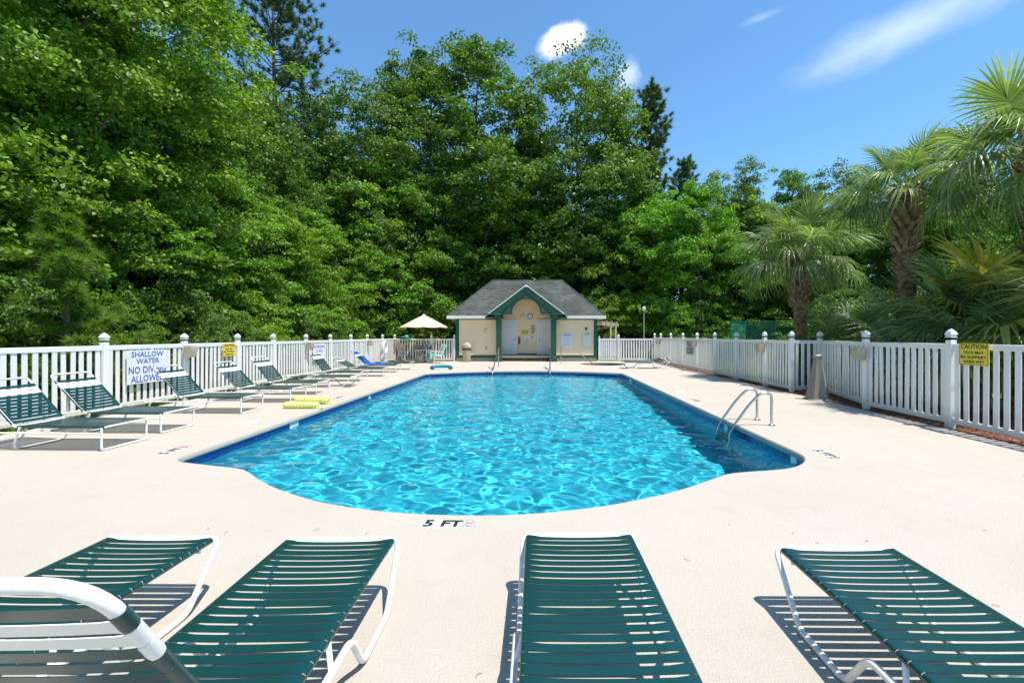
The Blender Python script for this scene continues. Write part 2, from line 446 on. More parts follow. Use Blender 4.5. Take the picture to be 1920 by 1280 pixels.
# ---------------------------------------------------------------- ground beyond the deck
def ground_material():
    m, n, l, b = nodes('ground')
    g = n.new('ShaderNodeNewGeometry')
    def nz(s, d=5):
        x = n.new('ShaderNodeTexNoise'); x.inputs['Scale'].default_value = s; x.inputs['Detail'].default_value = d; l.new(g.outputs['Position'], x.inputs['Vector']); return x.outputs['Fac']
    def mr(v, a, c):
        x = n.new('ShaderNodeMapRange'); x.inputs['From Min'].default_value = a; x.inputs['From Max'].default_value = c; l.new(v, x.inputs['Value']); return x.outputs[0]
    def mix(f, A, B):
        x = n.new('ShaderNodeMix'); x.data_type = 'RGBA'; l.new(f, x.inputs[0])
        for s, c in ((6, A), (7, B)):
            if isinstance(c, tuple): x.inputs[s].default_value = (*c, 1)
            else: l.new(c, x.inputs[s])
        return x.outputs[2]
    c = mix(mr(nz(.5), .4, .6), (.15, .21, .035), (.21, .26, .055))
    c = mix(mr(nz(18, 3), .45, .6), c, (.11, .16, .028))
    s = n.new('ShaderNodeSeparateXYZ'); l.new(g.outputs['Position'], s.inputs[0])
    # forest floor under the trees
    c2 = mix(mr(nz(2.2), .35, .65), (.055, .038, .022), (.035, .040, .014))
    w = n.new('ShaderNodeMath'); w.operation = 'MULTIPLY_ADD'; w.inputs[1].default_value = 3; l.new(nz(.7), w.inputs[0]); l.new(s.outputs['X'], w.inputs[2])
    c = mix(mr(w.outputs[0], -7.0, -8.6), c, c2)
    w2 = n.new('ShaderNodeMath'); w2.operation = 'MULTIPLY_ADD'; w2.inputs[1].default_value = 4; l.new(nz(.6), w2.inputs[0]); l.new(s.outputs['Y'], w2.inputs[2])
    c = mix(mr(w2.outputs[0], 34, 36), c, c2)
    l.new(c, b.inputs['Base Color']); b.inputs['Roughness'].default_value = .9; b.inputs['Specular IOR Level'].default_value = .1
    bp = n.new('ShaderNodeBump'); bp.inputs['Strength'].default_value = .8; bp.inputs['Distance'].default_value = .03; l.new(nz(30, 4), bp.inputs['Height']); l.new(bp.outputs[0], b.inputs['Normal'])
    return m
M_GROUND = ground_material()
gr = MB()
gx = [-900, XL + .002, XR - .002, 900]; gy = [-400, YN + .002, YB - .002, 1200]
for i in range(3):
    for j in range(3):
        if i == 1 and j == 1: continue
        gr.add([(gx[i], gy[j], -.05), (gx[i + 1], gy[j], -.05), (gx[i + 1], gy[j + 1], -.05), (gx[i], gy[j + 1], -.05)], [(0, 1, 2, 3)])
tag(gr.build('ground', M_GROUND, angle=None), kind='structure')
M_PATH = pbr('path_concrete', (.50, .47, .41), .85, var=(4, 2), col2=(.40, .37, .32), bump=(60, .3), coords='Object')
pt = MB(); pt.box((9.9, 8.0, -.02), (1.3, 9, .06))
tag(pt.build('footpath', M_PATH), kind='structure')

# ---------------------------------------------------------------- materials for the built things
def vinyl_material():
    m, n, l, b = nodes('white_vinyl'); g = n.new('ShaderNodeNewGeometry'); oi = n.new('ShaderNodeObjectInfo')
    x = n.new('ShaderNodeTexNoise'); x.inputs['Scale'].default_value = 5; x.inputs['Detail'].default_value = 6; l.new(g.outputs['Position'], x.inputs['Vector'])
    s = n.new('ShaderNodeSeparateXYZ'); l.new(g.outputs['Position'], s.inputs[0])
    a = n.new('ShaderNodeMath'); a.operation = 'MULTIPLY_ADD'; a.inputs[1].default_value = -.55; l.new(x.outputs['Fac'], a.inputs[0]); l.new(s.outputs['Z'], a.inputs[2])
    r = n.new('ShaderNodeMapRange'); r.inputs['From Min'].default_value = .12; r.inputs['From Max'].default_value = -.26; r.inputs['To Max'].default_value = .55; l.new(a.outputs[0], r.inputs['Value'])
    c0 = n.new('ShaderNodeMix'); c0.data_type = 'RGBA'; l.new(oi.outputs['Random'], c0.inputs[0]); c0.inputs[6].default_value = (.81, .80, .78, 1); c0.inputs[7].default_value = (.76, .755, .73, 1)
    c = n.new('ShaderNodeMix'); c.data_type = 'RGBA'; l.new(r.outputs[0], c.inputs[0]); l.new(c0.outputs[2], c.inputs[6]); c.inputs[7].default_value = (.36, .37, .28, 1)
    l.new(c.outputs[2], b.inputs['Base Color']); b.inputs['Roughness'].default_value = .4
    return m
M_VINYL = vinyl_material()
M_CREAM = pbr('cream_siding', (.86, .69, .46), .55, var=(1.2, 2.5), col2=(.82, .64, .42), bump=(80, .12))
M_GREEN = pbr('green_paint', (.006, .080, .040), .42, var=(2, 2.5), col2=(.005, .062, .032))
M_WTRIM = pbr('white_trim', (.80, .78, .74), .5, var=(5, 2), col2=(.72, .69, .63))
M_DOOR = pbr('grey_door', (.66, .69, .70), .45, var=(2, 2), col2=(.60, .63, .64))
M_CONC = pbr('plinth_concrete', (.58, .49, .37), .85, var=(6, 2), col2=(.48, .40, .30), bump=(50, .4))
M_STEEL = pbr('brushed_steel', (.62, .60, .56), .24, metal=1.0, var=(30, 3), col2=(.48, .46, .42))
M_DARK = pbr('dark_metal', (.03, .028, .025), .5)
M_TAN = pbr('tan_plastic', (.46, .39, .29), .55, var=(4, 2), col2=(.40, .34, .25))
M_YELLOW = pbr('yellow_sign', (.86, .68, .06), .4, var=(9, 2), col2=(.78, .60, .05))
M_SIGNW = pbr('white_sign', (.78, .79, .80), .35, var=(6, 2), col2=(.70, .72, .75))
M_BLUE = pbr('blue_print', (.055, .12, .42), .5)
M_RED = pbr('red_enamel', (.55, .02, .015), .3)
M_GREY = pbr('grey_metal', (.30, .31, .31), .4, metal=.6)
M_CLEAR = pbr('board_panel', (.62, .70, .60), .3, var=(8, 2), col2=(.56, .64, .54))

def roof_material():
    m, n, l, b = nodes('roof_shingles')
    t = n.new('ShaderNodeTexCoord')
    v = n.new('ShaderNodeTexVoronoi'); v.inputs['Scale'].default_value = 3.2; v.feature = 'F1'
    mp = n.new('ShaderNodeMapping'); mp.inputs['Scale'].default_value = (1, 1, 2.4); l.new(t.outputs['Object'], mp.inputs[0]); l.new(mp.outputs[0], v.inputs['Vector'])
    r = n.new('ShaderNodeValToRGB'); r.color_ramp.elements[0].color = (.060, .070, .062, 1); r.color_ramp.elements[1].color = (.125, .135, .120, 1)
    l.new(v.outputs['Color'], r.inputs[0])
    nz = n.new('ShaderNodeTexNoise'); nz.inputs['Scale'].default_value = .8; nz.inputs['Detail'].default_value = 5; l.new(t.outputs['Object'], nz.inputs['Vector'])
    r2 = n.new('ShaderNodeMapRange'); r2.inputs['From Min'].default_value = .42; r2.inputs['From Max'].default_value = .68; r2.inputs['To Max'].default_value = .55; l.new(nz.outputs['Fac'], r2.inputs['Value'])
    mx = n.new('ShaderNodeMix'); mx.data_type = 'RGBA'; l.new(r2.outputs[0], mx.inputs[0]); l.new(r.outputs[0], mx.inputs[6]); mx.inputs[7].default_value = (.045, .046, .042, 1)
    l.new(mx.outputs[2], b.inputs['Base Color']); b.inputs['Roughness'].default_value = .9; b.inputs['Specular IOR Level'].default_value = .25
    nb = n.new('ShaderNodeTexNoise'); nb.inputs['Scale'].default_value = 90; l.new(t.outputs['Object'], nb.inputs['Vector'])
    bp = n.new('ShaderNodeBump'); bp.inputs['Strength'].default_value = .5; bp.inputs['Distance'].default_value = .006; l.new(nb.outputs['Fac'], bp.inputs['Height']); l.new(bp.outputs[0], b.inputs['Normal'])
    return m
M_ROOF = roof_material()

_txt = {}
def text_mesh(s, size, bold=.012, mat=None, width=None, align='CENTER', extrude=.0012):
    key = (s, size, bold, mat.name, width)
    if key in _txt: return _txt[key]
    cu = bpy.data.curves.new('lettering', 'FONT'); cu.body = s; cu.size = size; cu.align_x = align; cu.align_y = 'CENTER'
    cu.offset = bold * size; cu.extrude = extrude; cu.resolution_u = 2
    o = bpy.data.objects.new('lettering', cu); COL.objects.link(o)
    dg = bpy.context.evaluated_depsgraph_get()
    me = bpy.data.meshes.new_from_object(o.evaluated_get(dg)); bpy.data.objects.remove(o)
    me.materials.clear(); me.materials.append(mat)
    if width:
        xs = [v.co.x for v in me.vertices]; w = max(xs) - min(xs); c = (max(xs) + min(xs)) / 2
        for v in me.vertices: v.co.x = (v.co.x - c) * width / w
    _txt[key] = me
    return me

def sign(name, label, cat, loc, rz, w, h, mat, lines, frame=None, group=None, thick=.006):
    """a board standing in its local xz plane and facing -y; lines = [(text, z, size, width, material)]"""
    t = empty(name, loc, rz, label, cat, group)
    MB().box((0, 0, 0), (w, thick, h), bev=.002).build('panel', mat, t)
    if frame:
        b = MB(); q = .012
        for sx, sz, ww, hh in ((0, h / 2 - q, w - .02, .006), (0, -h / 2 + q, w - .02, .006), (w / 2 - q, 0, .006, h - .02), (-w / 2 + q, 0, .006, h - .02)):
            b.box((sx, -thick / 2 - .001, sz), (ww, .003, hh))
        b.build('border', frame, t)
    for s, z, size, ww, mm in lines:
        link('lettering', text_mesh(s, size, mat=mm, width=ww), t, (0, -thick / 2 - .002, z), (R(90), 0, 0))
    return t

# ---------------------------------------------------------------- picket fences
def fence(name, label, pts, zt, npk=12, gap=0.0, group='white picket fences round the pool', caps=True, ends=(True, True), pw=.082):
    t = empty(name, (*pts[0], 0), 0, label, 'fence', group)
    o = Vector((*pts[0], 0))
    post = MB().box((0, 0, (zt + .06) / 2 - .04), (.105, .105, zt + .14), bev=.008).mesh('post', M_VINYL)
    cap = MB().lathe([(.078, zt + .10), (.078, zt + .115), (.060, zt + .117), (.058, zt + .128), (.076, zt + .138), (.083, zt + .155), (.072, zt + .182), (.045, zt + .212), (.014, zt + .238), (0, zt + .242)], n=4, a0=PI / 4).mesh('post_cap', M_VINYL, 30)
    ph = zt - .09 - .13
    pk = MB().box((0, 0, .13 + ph / 2), (pw, .022, ph + .02), bev=.004).mesh('picket', M_VINYL)
    for i, p in enumerate(pts):
        if (i == 0 and not ends[0]) or (i == len(pts) - 1 and not ends[1]): continue
        a = pts[min(i + 1, len(pts) - 1)]; b_ = pts[max(i - 1, 0)]
        ang = math.atan2(a[1] - b_[1], a[0] - b_[0])
        c = link('post', post, t, (p[0] - o.x, p[1] - o.y, 0), (rng.gauss(0, .006), rng.gauss(0, .006), ang))
        if caps: link('post_cap', cap, c)
    for i in range(len(pts) - 1):
        a, b_ = Vector((*pts[i], 0)) - o, Vector((*pts[i + 1], 0)) - o
        d = b_ - a; L = d.length - .105; ang = math.atan2(d.y, d.x); mid = (a + b_) / 2
        rl = MB().box((0, 0, zt - .045), (L, .045, .09), bev=.006).mesh('top_rail', M_VINYL)
        link('top_rail', rl, t, mid, (0, 0, ang))
        rl2 = MB().box((0, 0, .115), (L, .045, .09), bev=.006).mesh('bottom_rail', M_VINYL)
        link('bottom_rail', rl2, t, mid, (0, 0, ang))
        n_ = max(2, round(npk * L / 1.8)); pitch = L / n_
        for k in range(n_):
            s = -L / 2 + pitch * (k + .5)
            link('picket', pk, t, (mid.x + math.cos(ang) * s, mid.y + math.sin(ang) * s, 0), (rng.gauss(0, .003), rng.gauss(0, .006), ang + rng.gauss(0, .012)))
    return t
LY = [2.9, 4.8, 6.7, 8.60, 10.55, 12.43, 14.13, 16.1, 18.05, 20.0, 21.9, 24.05, 26.1]
fence('picket_fence', 'long white picket fence down the left side behind the row of loungers', [(-8.2, y) for y in LY], 1.30)
fence('picket_fence', 'short white picket fence behind the beige umbrella, left of the pool house', [(-8.2, 26.1), (-6.1, 26.1), (-4.78, 26.1)], 1.29, ends=(False, True))
RY = [12.0, 13.4, 15.3, 17.25, 19.1, 21.0, 22.9, 24.8, 26.1]
fence('picket_fence', 'white picket fence along the far right side in front of the lawn', [(6.7, y) for y in RY], 1.36)
fence('picket_fence', 'white picket fence between the lattice gate and the far right corner', [(4.66, 26.1), (6.7, 26.1)], 1.29, ends=(True, False))
fence('picket_fence', 'tiny white fence return of five pickets behind the taupe pedestal', [(6.7, 12.0), (7.5, 12.1)], 1.36, ends=(False, True), npk=11)
fence('picket_fence', 'slanted white fence panel between the taupe pedestal and the tan light box', [(7.5, 12.1), (6.72, 9.28)], 1.36, ends=(False, False), npk=11)
fence('picket_fence', 'nearest white picket fence on the right with the yellow caution sign', [(6.7, 9.28), (6.7, 7.39), (6.7, 5.45), (6.7, 3.5)], 1.36, npk=12)
fence('picket_fence', 'white fence piece standing outside behind the nearest right fence', [(8.4, 11.3), (8.3, 9.6)], 1.34)

# lattice gate beside the pool house
g = empty('lattice_gate', (3.5, 26.1, 0), 0, 'white lattice gate between the pool house corner and the picket fence', 'gate')
for x in (.03, 1.1):
    p = MB().box((x, 0, .66), (.09, .09, 1.36), bev=.008).build('post', M_VINYL, g)
    MB().lathe([(.062, 1.34), (.062, 1.36), (.045, 1.37), (.064, 1.39), (.03, 1.45), (0, 1.52)], (x, 0, 0), n=4, a0=PI / 4).build('post_cap', M_VINYL, p)
f_ = MB()
for x, z, w, h in ((.565, 1.25, .98, .09), (.565, .12, .98, .09)): f_.box((x, 0, z), (w, .04, h), bev=.005)
f_.build('gate_frame', M_VINYL, g)
up = MB().box((0, 0, .685), (.06, .02, 1.05)).mesh('upright_slat', M_VINYL); cr = MB().box((0, 0, 0), (.97, .02, .055)).mesh('cross_slat', M_VINYL)
for k in range(9): link('upright_slat', up, g, (.135 + .107 * k, 0, 0))
for k in range(9): link('cross_slat', cr, g, (.565, .022, .30 + .105 * k))

# light boxes on the posts, life ring
def light_box(x, y, s, label):
    t = empty('post_light', (x, y, 1.12), 0, label, 'light', 'tan lights fixed to the fence posts')
    b = MB(); b.prism([(0, -.13), (.13, -.13), (.17, .06), (.15, .13), (0, .13)] if s > 0 else [(0, -.13), (0, .13), (-.15, .13), (-.17, .06), (-.13, -.13)], -.11, .11, 'y')
    b.build('housing', M_TAN, t, fix=True)
    MB().box((-s * .012, 0, 0), (.02, .17, .2)).build('back_plate', M_DARK, t)
for y, lb in ((10.55, 'tan light box just right of the blue shallow water sign'), (16.1, 'tan light box on the post beside the no lifeguard sign'),
              (21.9, 'tan light box on the left fence beside the life ring'), (25.9, 'tan light box on the left corner post below the teal hat')):
    light_box(-8.12, y, 1, lb)
for y, lb in ((9.28, 'tan light box on the nearest right fence, left of the yellow sign'), (13.4, 'tan light box on the right fence near the ladder side'),
              (19.1, 'tan light box beside the shallow water sign on the right fence'), (24.8, 'tan light box at the far end of the right fence')):
    light_box(6.62, y, -1, lb)
t = empty('life_ring', (-8.02, 23.9, .86), 0, 'white life ring hanging on the far left fence', 'life ring')
MB().tube([(0, .30 * math.cos(a), .30 * math.sin(a)) for a in [2 * PI * k / 20 for k in range(20)]], .055, 8, closed=True).build('ring', M_SIGNW, t)
MB().tube([(.0, .37 * math.cos(a), .37 * math.sin(a)) for a in [2 * PI * k / 20 for k in range(20)]], .008, 5, closed=True).build('rope', M_TAN, t)

# signs on the fences (local -y faces the reader)
sign('warning_sign', 'large white sign with blue lettering on the left fence behind the third lounger', 'sign', (-8.135, 9.5, .85), R(90), .98, .68, M_SIGNW,
     [('SHALLOW', .25, .155, .78, M_BLUE), ('WATER', .11, .15, .56, M_BLUE), ('NO DIVING', -.07, .20, .90, M_BLUE), ('ALLOWED', -.25, .20, .80, M_BLUE)])
sign('warning_sign', 'small yellow caution sign on the left fence behind the fourth lounger', 'sign', (-8.135, 12.0, 1.10), R(90), .47, .34, M_YELLOW,
     [('CAUTION', .12, .085, .38, M_BLACK), ('DECK MAY', .035, .06, .30, M_BLACK), ('BE SLIPPERY', -.035, .06, .40, M_BLACK), ('WHEN WET', -.11, .06, .34, M_BLACK)], frame=M_BLACK)
sign('warning_sign', 'white sign with blue no lifeguard lettering on the left fence', 'sign', (-8.135, 16.95, .88), R(90), .92, .60, M_SIGNW,
     [('NO LIFEGUARD', .19, .13, .82, M_BLUE), ('ON DUTY', .02, .13, .50, M_BLUE)])
sign('warning_sign', 'dark lettered shallow water sign on the far right fence', 'sign', (6.635, 19.85, .95), R(-90), .92, .60, pbr('shade_toned_sign', (.42, .43, .44), .5),  # light board; the shade it stands in is put into this grey
     [('SHALLOW', .21, .14, .74, M_BLACK), ('WATER', .09, .13, .54, M_BLACK), ('NO DIVING', -.07, .17, .84, M_BLACK), ('ALLOWED', -.21, .17, .74, M_BLACK)])
sign('warning_sign', 'yellow caution sign on the nearest right fence beside its tall post', 'sign', (6.635, 6.925, 1.205), R(-90), .47, .335, M_YELLOW,
     [('CAUTION', .112, .088, .41, M_BLACK), ('DECK MAY', .025, .062, .32, M_BLACK), ('BE SLIPPERY', -.045, .062, .41, M_BLACK), ('WHEN WET', -.115, .062, .34, M_BLACK)], frame=M_BLACK)

# ---------------------------------------------------------------- pool house
H = empty('pool_house', (-.64, 26.1, 0), 0, 'cream pool house with green gabled porch and grey hip roof', 'building')
WX0, WX1, DP = -4.04, 4.04, 3.9       # local walls
def lap(mb, x0, x1, y, z0, z1, face=-1, pitch=.145, axis='x'):
    """lap siding: tilted boards, each lower edge proud of the board below"""
    z = z0
    while z < z1 - 1e-4:
        zz = min(z + pitch, z1)
        if axis == 'x':
            vs = [(x0, y + face * .020, z), (x1, y + face * .020, z), (x1, y + face * .004, zz), (x0, y + face * .004, zz), (x0, y, z), (x1, y, z)]
        else:
            vs = [(y + face * .020, x0, z), (y + face * .020, x1, z), (y + face * .004, x1, zz), (y + face * .004, x0, zz), (y, x0, z), (y, x1, z)]
        fl = (face < 0) == (axis == 'x')
        mb.add(vs, [(0, 1, 2, 3) if fl else (3, 2, 1, 0), (4, 5, 1, 0) if fl else (0, 1, 5, 4)])
        z = zz
# plinth, side and back walls
pl = MB()
pl.box((-2.82, .06 + DP / 2, .1), (2.42, DP, .20)); pl.box((2.82, .06 + DP / 2, .1), (2.42, DP, .20)); pl.box((0, .40 + DP / 2, .1), (3.22, DP - .7, .20))
pl.build('plinth', M_CONC, H)
MB().box((0, .55, .25), (3.2, .9, .12), bev=.01).build('porch_step', M_CONC, H)
w = MB()
w.box((-2.72, DP / 2, 1.35), (2.60, DP, 2.20)); w.box((2.72, DP / 2, 1.35), (2.60, DP, 2.20)); w.box((0, 1.2 + (DP - 1.2) / 2, 2.0), (2.84, DP - 1.22, 3.4))
w.build('wall_core', M_CREAM, H)
for x0, x1 in ((WX0 + .17, -1.66), (1.66, WX1 - .17)):
    s = MB(); lap(s, x0, x1, 0, .36, 2.44); s.build('siding', M_CREAM, H)
s = MB(); lap(s, -1.42, 1.42, 1.2, .34, 3.62); s.build('siding', M_CREAM, H)
for y, f in ((WX0 + .02, -1), (WX1 - .02, 1)):
    s = MB(); lap(s, .02, DP, y, .36, 2.44, f, axis='y'); s.build('siding', M_CREAM, H)
# green boards
for x in (WX0 + .085, WX1 - .085): MB().box((x, -.005, 1.32), (.19, .07, 2.26), bev=.005).build('corner_board', M_GREEN, H)
for x0, x1 in ((WX0 + .18, -1.66), (1.66, WX1 - .18)):
    MB().box(((x0 + x1) / 2, -.01, .275), (x1 - x0 - .004, .06, .165), bev=.004).build('base_board', M_GREEN, H)
    MB().box(((x0 + x1) / 2, -.012, 2.40), (x1 - x0 - .004, .05, .055), bev=.004).build('frieze_board', M_GREEN, H)
MB().box((0, 1.165, .33), (2.8, .05, .13), bev=.004).build('base_board', M_GREEN, H)
# porch columns
for x in (-1.55, 1.55):
    c = MB().box((x, -.33, 1.20), (.30, .28, 2.40), bev=.01).build('column', M_GREEN, H)
    MB().box((x, -.33, .14), (.37, .34, .28), bev=.012).build('column_base', M_GREEN, c)
    q = MB(); q.box((x, -.33, 2.20), (.36, .34, .05), bev=.008); q.box((x, -.33, 2.52), (.40, .38, .16), bev=.02); q.build('capital', M_GREEN, c)
    MB().box((x, .11, 1.28), (.27, .58, 2.2)).build('porch_side_wall', M_CREAM, H)
# doors with frames
for x, s_, lb in ((-1.12, 1, None), (1.12, -1, None)):
    d = MB().box((x, 1.155, 1.36), (.92, .045, 2.04), bev=.006).build('door', M_DOOR, H)
    fr = MB()
    for dx in (-.495, .495): fr.box((x + dx, 1.15, 1.40), (.07, .09, 2.13), bev=.005)
    fr.box((x, 1.15, 2.425), (.92, .09, .07), bev=.005); fr.build('door_frame', M_WTRIM, H)
    b = MB()
    for k in range(5): b.box((x - .34 + .17 * k, 1.130, 1.36), (.155, .008, 1.95), bev=.002)
    b.build('door_boards', M_DOOR, d)
    k = MB(); k.lathe([(.0, -.03), (.032, -.025), (.032, .01), (.018, .02), (.018, .05)], (x + s_ * .38, 1.10, 1.20), 10, rot=Matrix.Rotation(R(90), 3, 'X')); k.build('door_knob', M_STEEL, d)
    k = MB(); k.lathe([(.0, -.02), (.026, -.018), (.026, .03)], (x + s_ * .38, 1.115, 1.34), 10, rot=Matrix.Rotation(R(90), 3, 'X')); k.build('deadbolt', M_STEEL, d)
# main hip roof in stepped courses
EX0, EX1, EY0, EY1, EZ, RZ = -4.50, 4.50, -.32, DP + .32, 2.58, 4.86
RX = 2.13; RYY = (EY0 + EY1) / 2
def courses(mb, a, b, c, d, n_, th=.014):
    """stepped courses on the slope whose eave runs a-b and whose top runs d-c"""
    a, b, c, d = map(Vector, (a, b, c, d)); nn = (b - a).cross(d - a).normalized()
    for k in range(n_):
        t0, t1 = k / n_, min(1, (k + 1.0) / n_)
        p, q = a.lerp(d, t0) + nn * th, b.lerp(c, t0) + nn * th
        r_, s_ = b.lerp(c, t1), a.lerp(d, t1)
        p0, q0 = a.lerp(d, t0), b.lerp(c, t0)
        mb.add([p, q, r_, s_, p0, q0], [(0, 1, 2, 3), (4, 5, 1, 0)])
A, B, C_, D = (EX0, EY0, EZ), (EX1, EY0, EZ), (EX1, EY1, EZ), (EX0, EY1, EZ); E, G_ = (-RX, RYY, RZ), (RX, RYY, RZ)
r = MB(); NR_ = 20; kg = (4.31 - 2.585) / 2.26
for k in range(NR_):                       # the front slope leaves the porch gable open
    z0, z1 = EZ + (RZ - EZ) * k / NR_, EZ + (RZ - EZ) * (k + 1) / NR_; y0, y1 = EY0 + (RYY - EY0) * k / NR_, EY0 + (RYY - EY0) * (k + 1) / NR_
    xa0, xa1 = EX1 + (RX - EX1) * k / NR_, EX1 + (RX - EX1) * (k + 1) / NR_
    xi0, xi1 = max(0, (4.31 - z0) / kg - .06), max(0, (4.31 - z1) / kg - .06)
    for s_ in (-1, 1):
        o_ = .010
        vv = [(s_ * xi0, y0 - o_, z0 + o_), (s_ * xa0, y0 - o_, z0 + o_), (s_ * xa1, y1, z1), (s_ * xi1, y1, z1), (s_ * xi0, y0, z0), (s_ * xa0, y0, z0)]
        r.add(vv, [(0, 1, 2, 3), (4, 5, 1, 0)] if s_ > 0 else [(3, 2, 1, 0), (0, 1, 5, 4)])
rf = r.build('roof', M_ROOF, H)
for q in ((B, C_, G_, G_), (C_, D, E, G_), (D, A, E, E)):
    r = MB(); courses(r, *q, 20); r.build('roof_slope', M_ROOF, rf)
r = MB()
for p, q in ((E, G_), (A, E), (B, G_)):
    r.tube([Vector(p) + Vector((0, 0, .01)), Vector(q) + Vector((0, 0, .01))], .035, 6)
r.build('ridge_cap', M_ROOF, rf)
fa = MB()
for x0, x1 in ((EX0 - .01, -2.24), (2.24, EX1 + .01)): fa.box(((x0 + x1) / 2, EY0 - .012, EZ - .075), (x1 - x0, .035, .155), bev=.006)
fa.box((EX0 - .008, RYY, EZ - .075), (.03, EY1 - EY0 - .04, .15)); fa.box((EX1 + .008, RYY, EZ - .075), (.03, EY1 - EY0 - .04, .15))
fa.build('fascia', M_WTRIM, H)
so = MB()
for x0, x1 in ((EX0, -1.9), (1.9, EX1)): so.box(((x0 + x1) / 2, -.14, EZ - .14), (x1 - x0, .34, .015))
so.box((-4.25, RYY, EZ - .143), (.48, DP, .012)); so.box((4.25, RYY, EZ - .143), (.48, DP, .012)); so.build('soffit', M_WTRIM, H)
# gable porch roof
GY, AZ, HW, GZ = -.52, 4.31, 2.26, 2.585
for s_ in (-1, 1):
    mb = MB(); e0, e1 = Vector((s_ * HW, GY, GZ)), Vector((s_ * HW, 1.9, GZ)); t0, t1 = Vector((0, GY, AZ)), Vector((0, 1.9, AZ))
    if s_ > 0: courses(mb, e0, e1, t1, t0, 16)
    else: courses(mb, e1, e0, t0, t1, 16)
    dn = Vector((0, 0, -.05)); mb.add([e0 + dn, e1 + dn, t1 + dn, t0 + dn], [(0, 1, 2, 3), (3, 2, 1, 0)][:1])
    mb.build('gable_roof_slope', M_ROOF, H)
    tr = MB(); tr.prism([(s_ * (HW + .02), GZ - .045), (s_ * (HW + .02), GZ + .02), (0, AZ + .02), (0, AZ - .045)], GY - .075, GY - .01, 'y'); tr.build('rake_trim', M_WTRIM, H, fix=True)
    k_ = (AZ - GZ) / HW
    rk = MB(); rk.prism([(s_ * HW, GZ - .05), (0, AZ - .05), (0, AZ - .37), (s_ * 1.82, GZ - .05)], GY - .05, GY + .02, 'y'); rk.build('rake_board', M_GREEN, H, fix=True)
    rb = MB(); rb.prism([(s_ * 1.82, GZ - .05), (0, AZ - .37), (0, AZ - .56), (s_ * 1.57, GZ - .05)], GY - .0, GY + .02, 'y'); rb.build('dentil_backing', M_GREEN, H, fix=True)
    for i in range(15):
        x = .07 + i * .118; z = AZ - .37 - k_ * x
        MB().box((s_ * x, GY - .035, z - .075), (.055, .08, .17)).build('dentil', M_GREEN, H)
    en = MB(); en.box((s_ * 1.87, GY + .02, 2.53), (.86, .14, .20), bev=.012); en.box((s_ * 1.85, GY - .005, 2.66), (.92, .16, .06), bev=.012); en.build('cornice_return', M_GREEN, H)
    MB().box((s_ * 1.60, GY / 2 + .14, 2.60), (.30, .74, .30)).build('porch_beam', M_GREEN, H)
    # arch band and flat
    ar = MB(); n_ = 10; pts = []
    for k in range(n_ + 1):
        a = PI / 2 * k / n_; pts.append((s_ * .79 * math.cos(a), 2.74 + .79 * math.sin(a)))
    outp = [(s_ * .90 * math.cos(PI / 2 * k / n_), 2.74 + .90 * math.sin(PI / 2 * k / n_)) for k in range(n_, -1, -1)]
    ar.prism([(s_ * .79, 2.66)] + pts + outp + [(s_ * 1.50, 2.74), (s_ * 1.50, 2.66)], GY - .03, GY + .03, 'y'); ar.build('arch_band', M_GREEN, H, fix=True)
ap = MB(); ap.prism([(-.13, AZ - .12), (.13, AZ - .12), (0, AZ + .03)], GY - .10, GY - .07, 'y'); ap.build('apex_trim', M_WTRIM, H, fix=True)
lt = MB(); s = .11; k_ = (AZ - GZ) / HW
for d_ in (1, -1):
    for i in range(-30, 31):
        c0 = i * s                      # line z = 3 + d*x + c0
        seg = None; x = -1.6
        while x < 1.6:
            z = 3.0 + d_ * x + c0
            ok = z > 2.72 and z < AZ - .50 - k_ * abs(x) and (x * x + (z - 2.74) ** 2) > .87 ** 2
            if ok: lt.box((x, GY + .005 + .008 * d_, z), (.034, .008, .034), rot=Matrix.Rotation(R(45), 3, 'Y'))
            x += .024
lt.build('lattice', M_GREEN, H)['kind'] = 'stuff'
MB().box((0, .34, AZ - .62), (1.9, 1.6, .02)).build('porch_ceiling', M_CREAM, H)
# fittings on the pool house
def disc(name, r_, x, z, y, mat, parent, th=.03):
    return MB().lathe([(0, -th), (r_ * .9, -th), (r_, -th * .6), (r_, 0)], (x, y, z), 18, rot=Matrix.Rotation(R(-90), 3, 'X')).build(name, mat, parent)
hx, hy = -.64, 26.1
t = empty('wall_clock', (hx + .2, hy + 1.175, 2.63), 0, 'round white wall clock with black rim above the porch sign', 'clock')
MB().lathe([(.13, 0), (.13, .04), (.165, .04), (.165, 0)], n=24, rot=Matrix.Rotation(R(90), 3, 'X')).build('rim', M_BLACK, t)
MB().lathe([(0, .02), (.135, .02), (.135, 0)], n=24, rot=Matrix.Rotation(R(90), 3, 'X')).build('clock_face', M_SIGNW, t)
MB().box((0, -.028, .04), (.008, .004, .09)).build('hand', M_BLACK, t); MB().box((.03, -.028, 0), (.07, .004, .01)).build('hand', M_BLACK, t)
t = empty('wall_thermometer', (hx - .22, hy + 1.175, 2.62), 0, 'round pale grey dial left of the clock in the porch', 'dial')
MB().lathe([(0, .05), (.11, .045), (.15, .02), (.15, 0)], n=24, rot=Matrix.Rotation(R(90), 3, 'X')).build('dial', pbr('pale_grey', (.55, .57, .60), .3), t)
sign('porch_sign', 'yellow notice with dark lettering in the porch under the clock', 'sign', (hx - .12, hy + 1.165, 1.67), 0, .46, .30, M_YELLOW,
     [('CAUTION', .09, .08, .36, M_BLACK)])
b = MB()
for k, w_ in enumerate((.36, .40, .30)): b.box((0, -.006, .02 - k * .055), (w_, .002, .022))
b.build('printed_lines', M_BLACK, COL.objects['porch_sign'])
sign('porch_sign', 'small red notice at the top of the porch wall', 'sign', (hx + .37, hy + 1.165, 2.05), 0, .22, .07, M_RED, [])
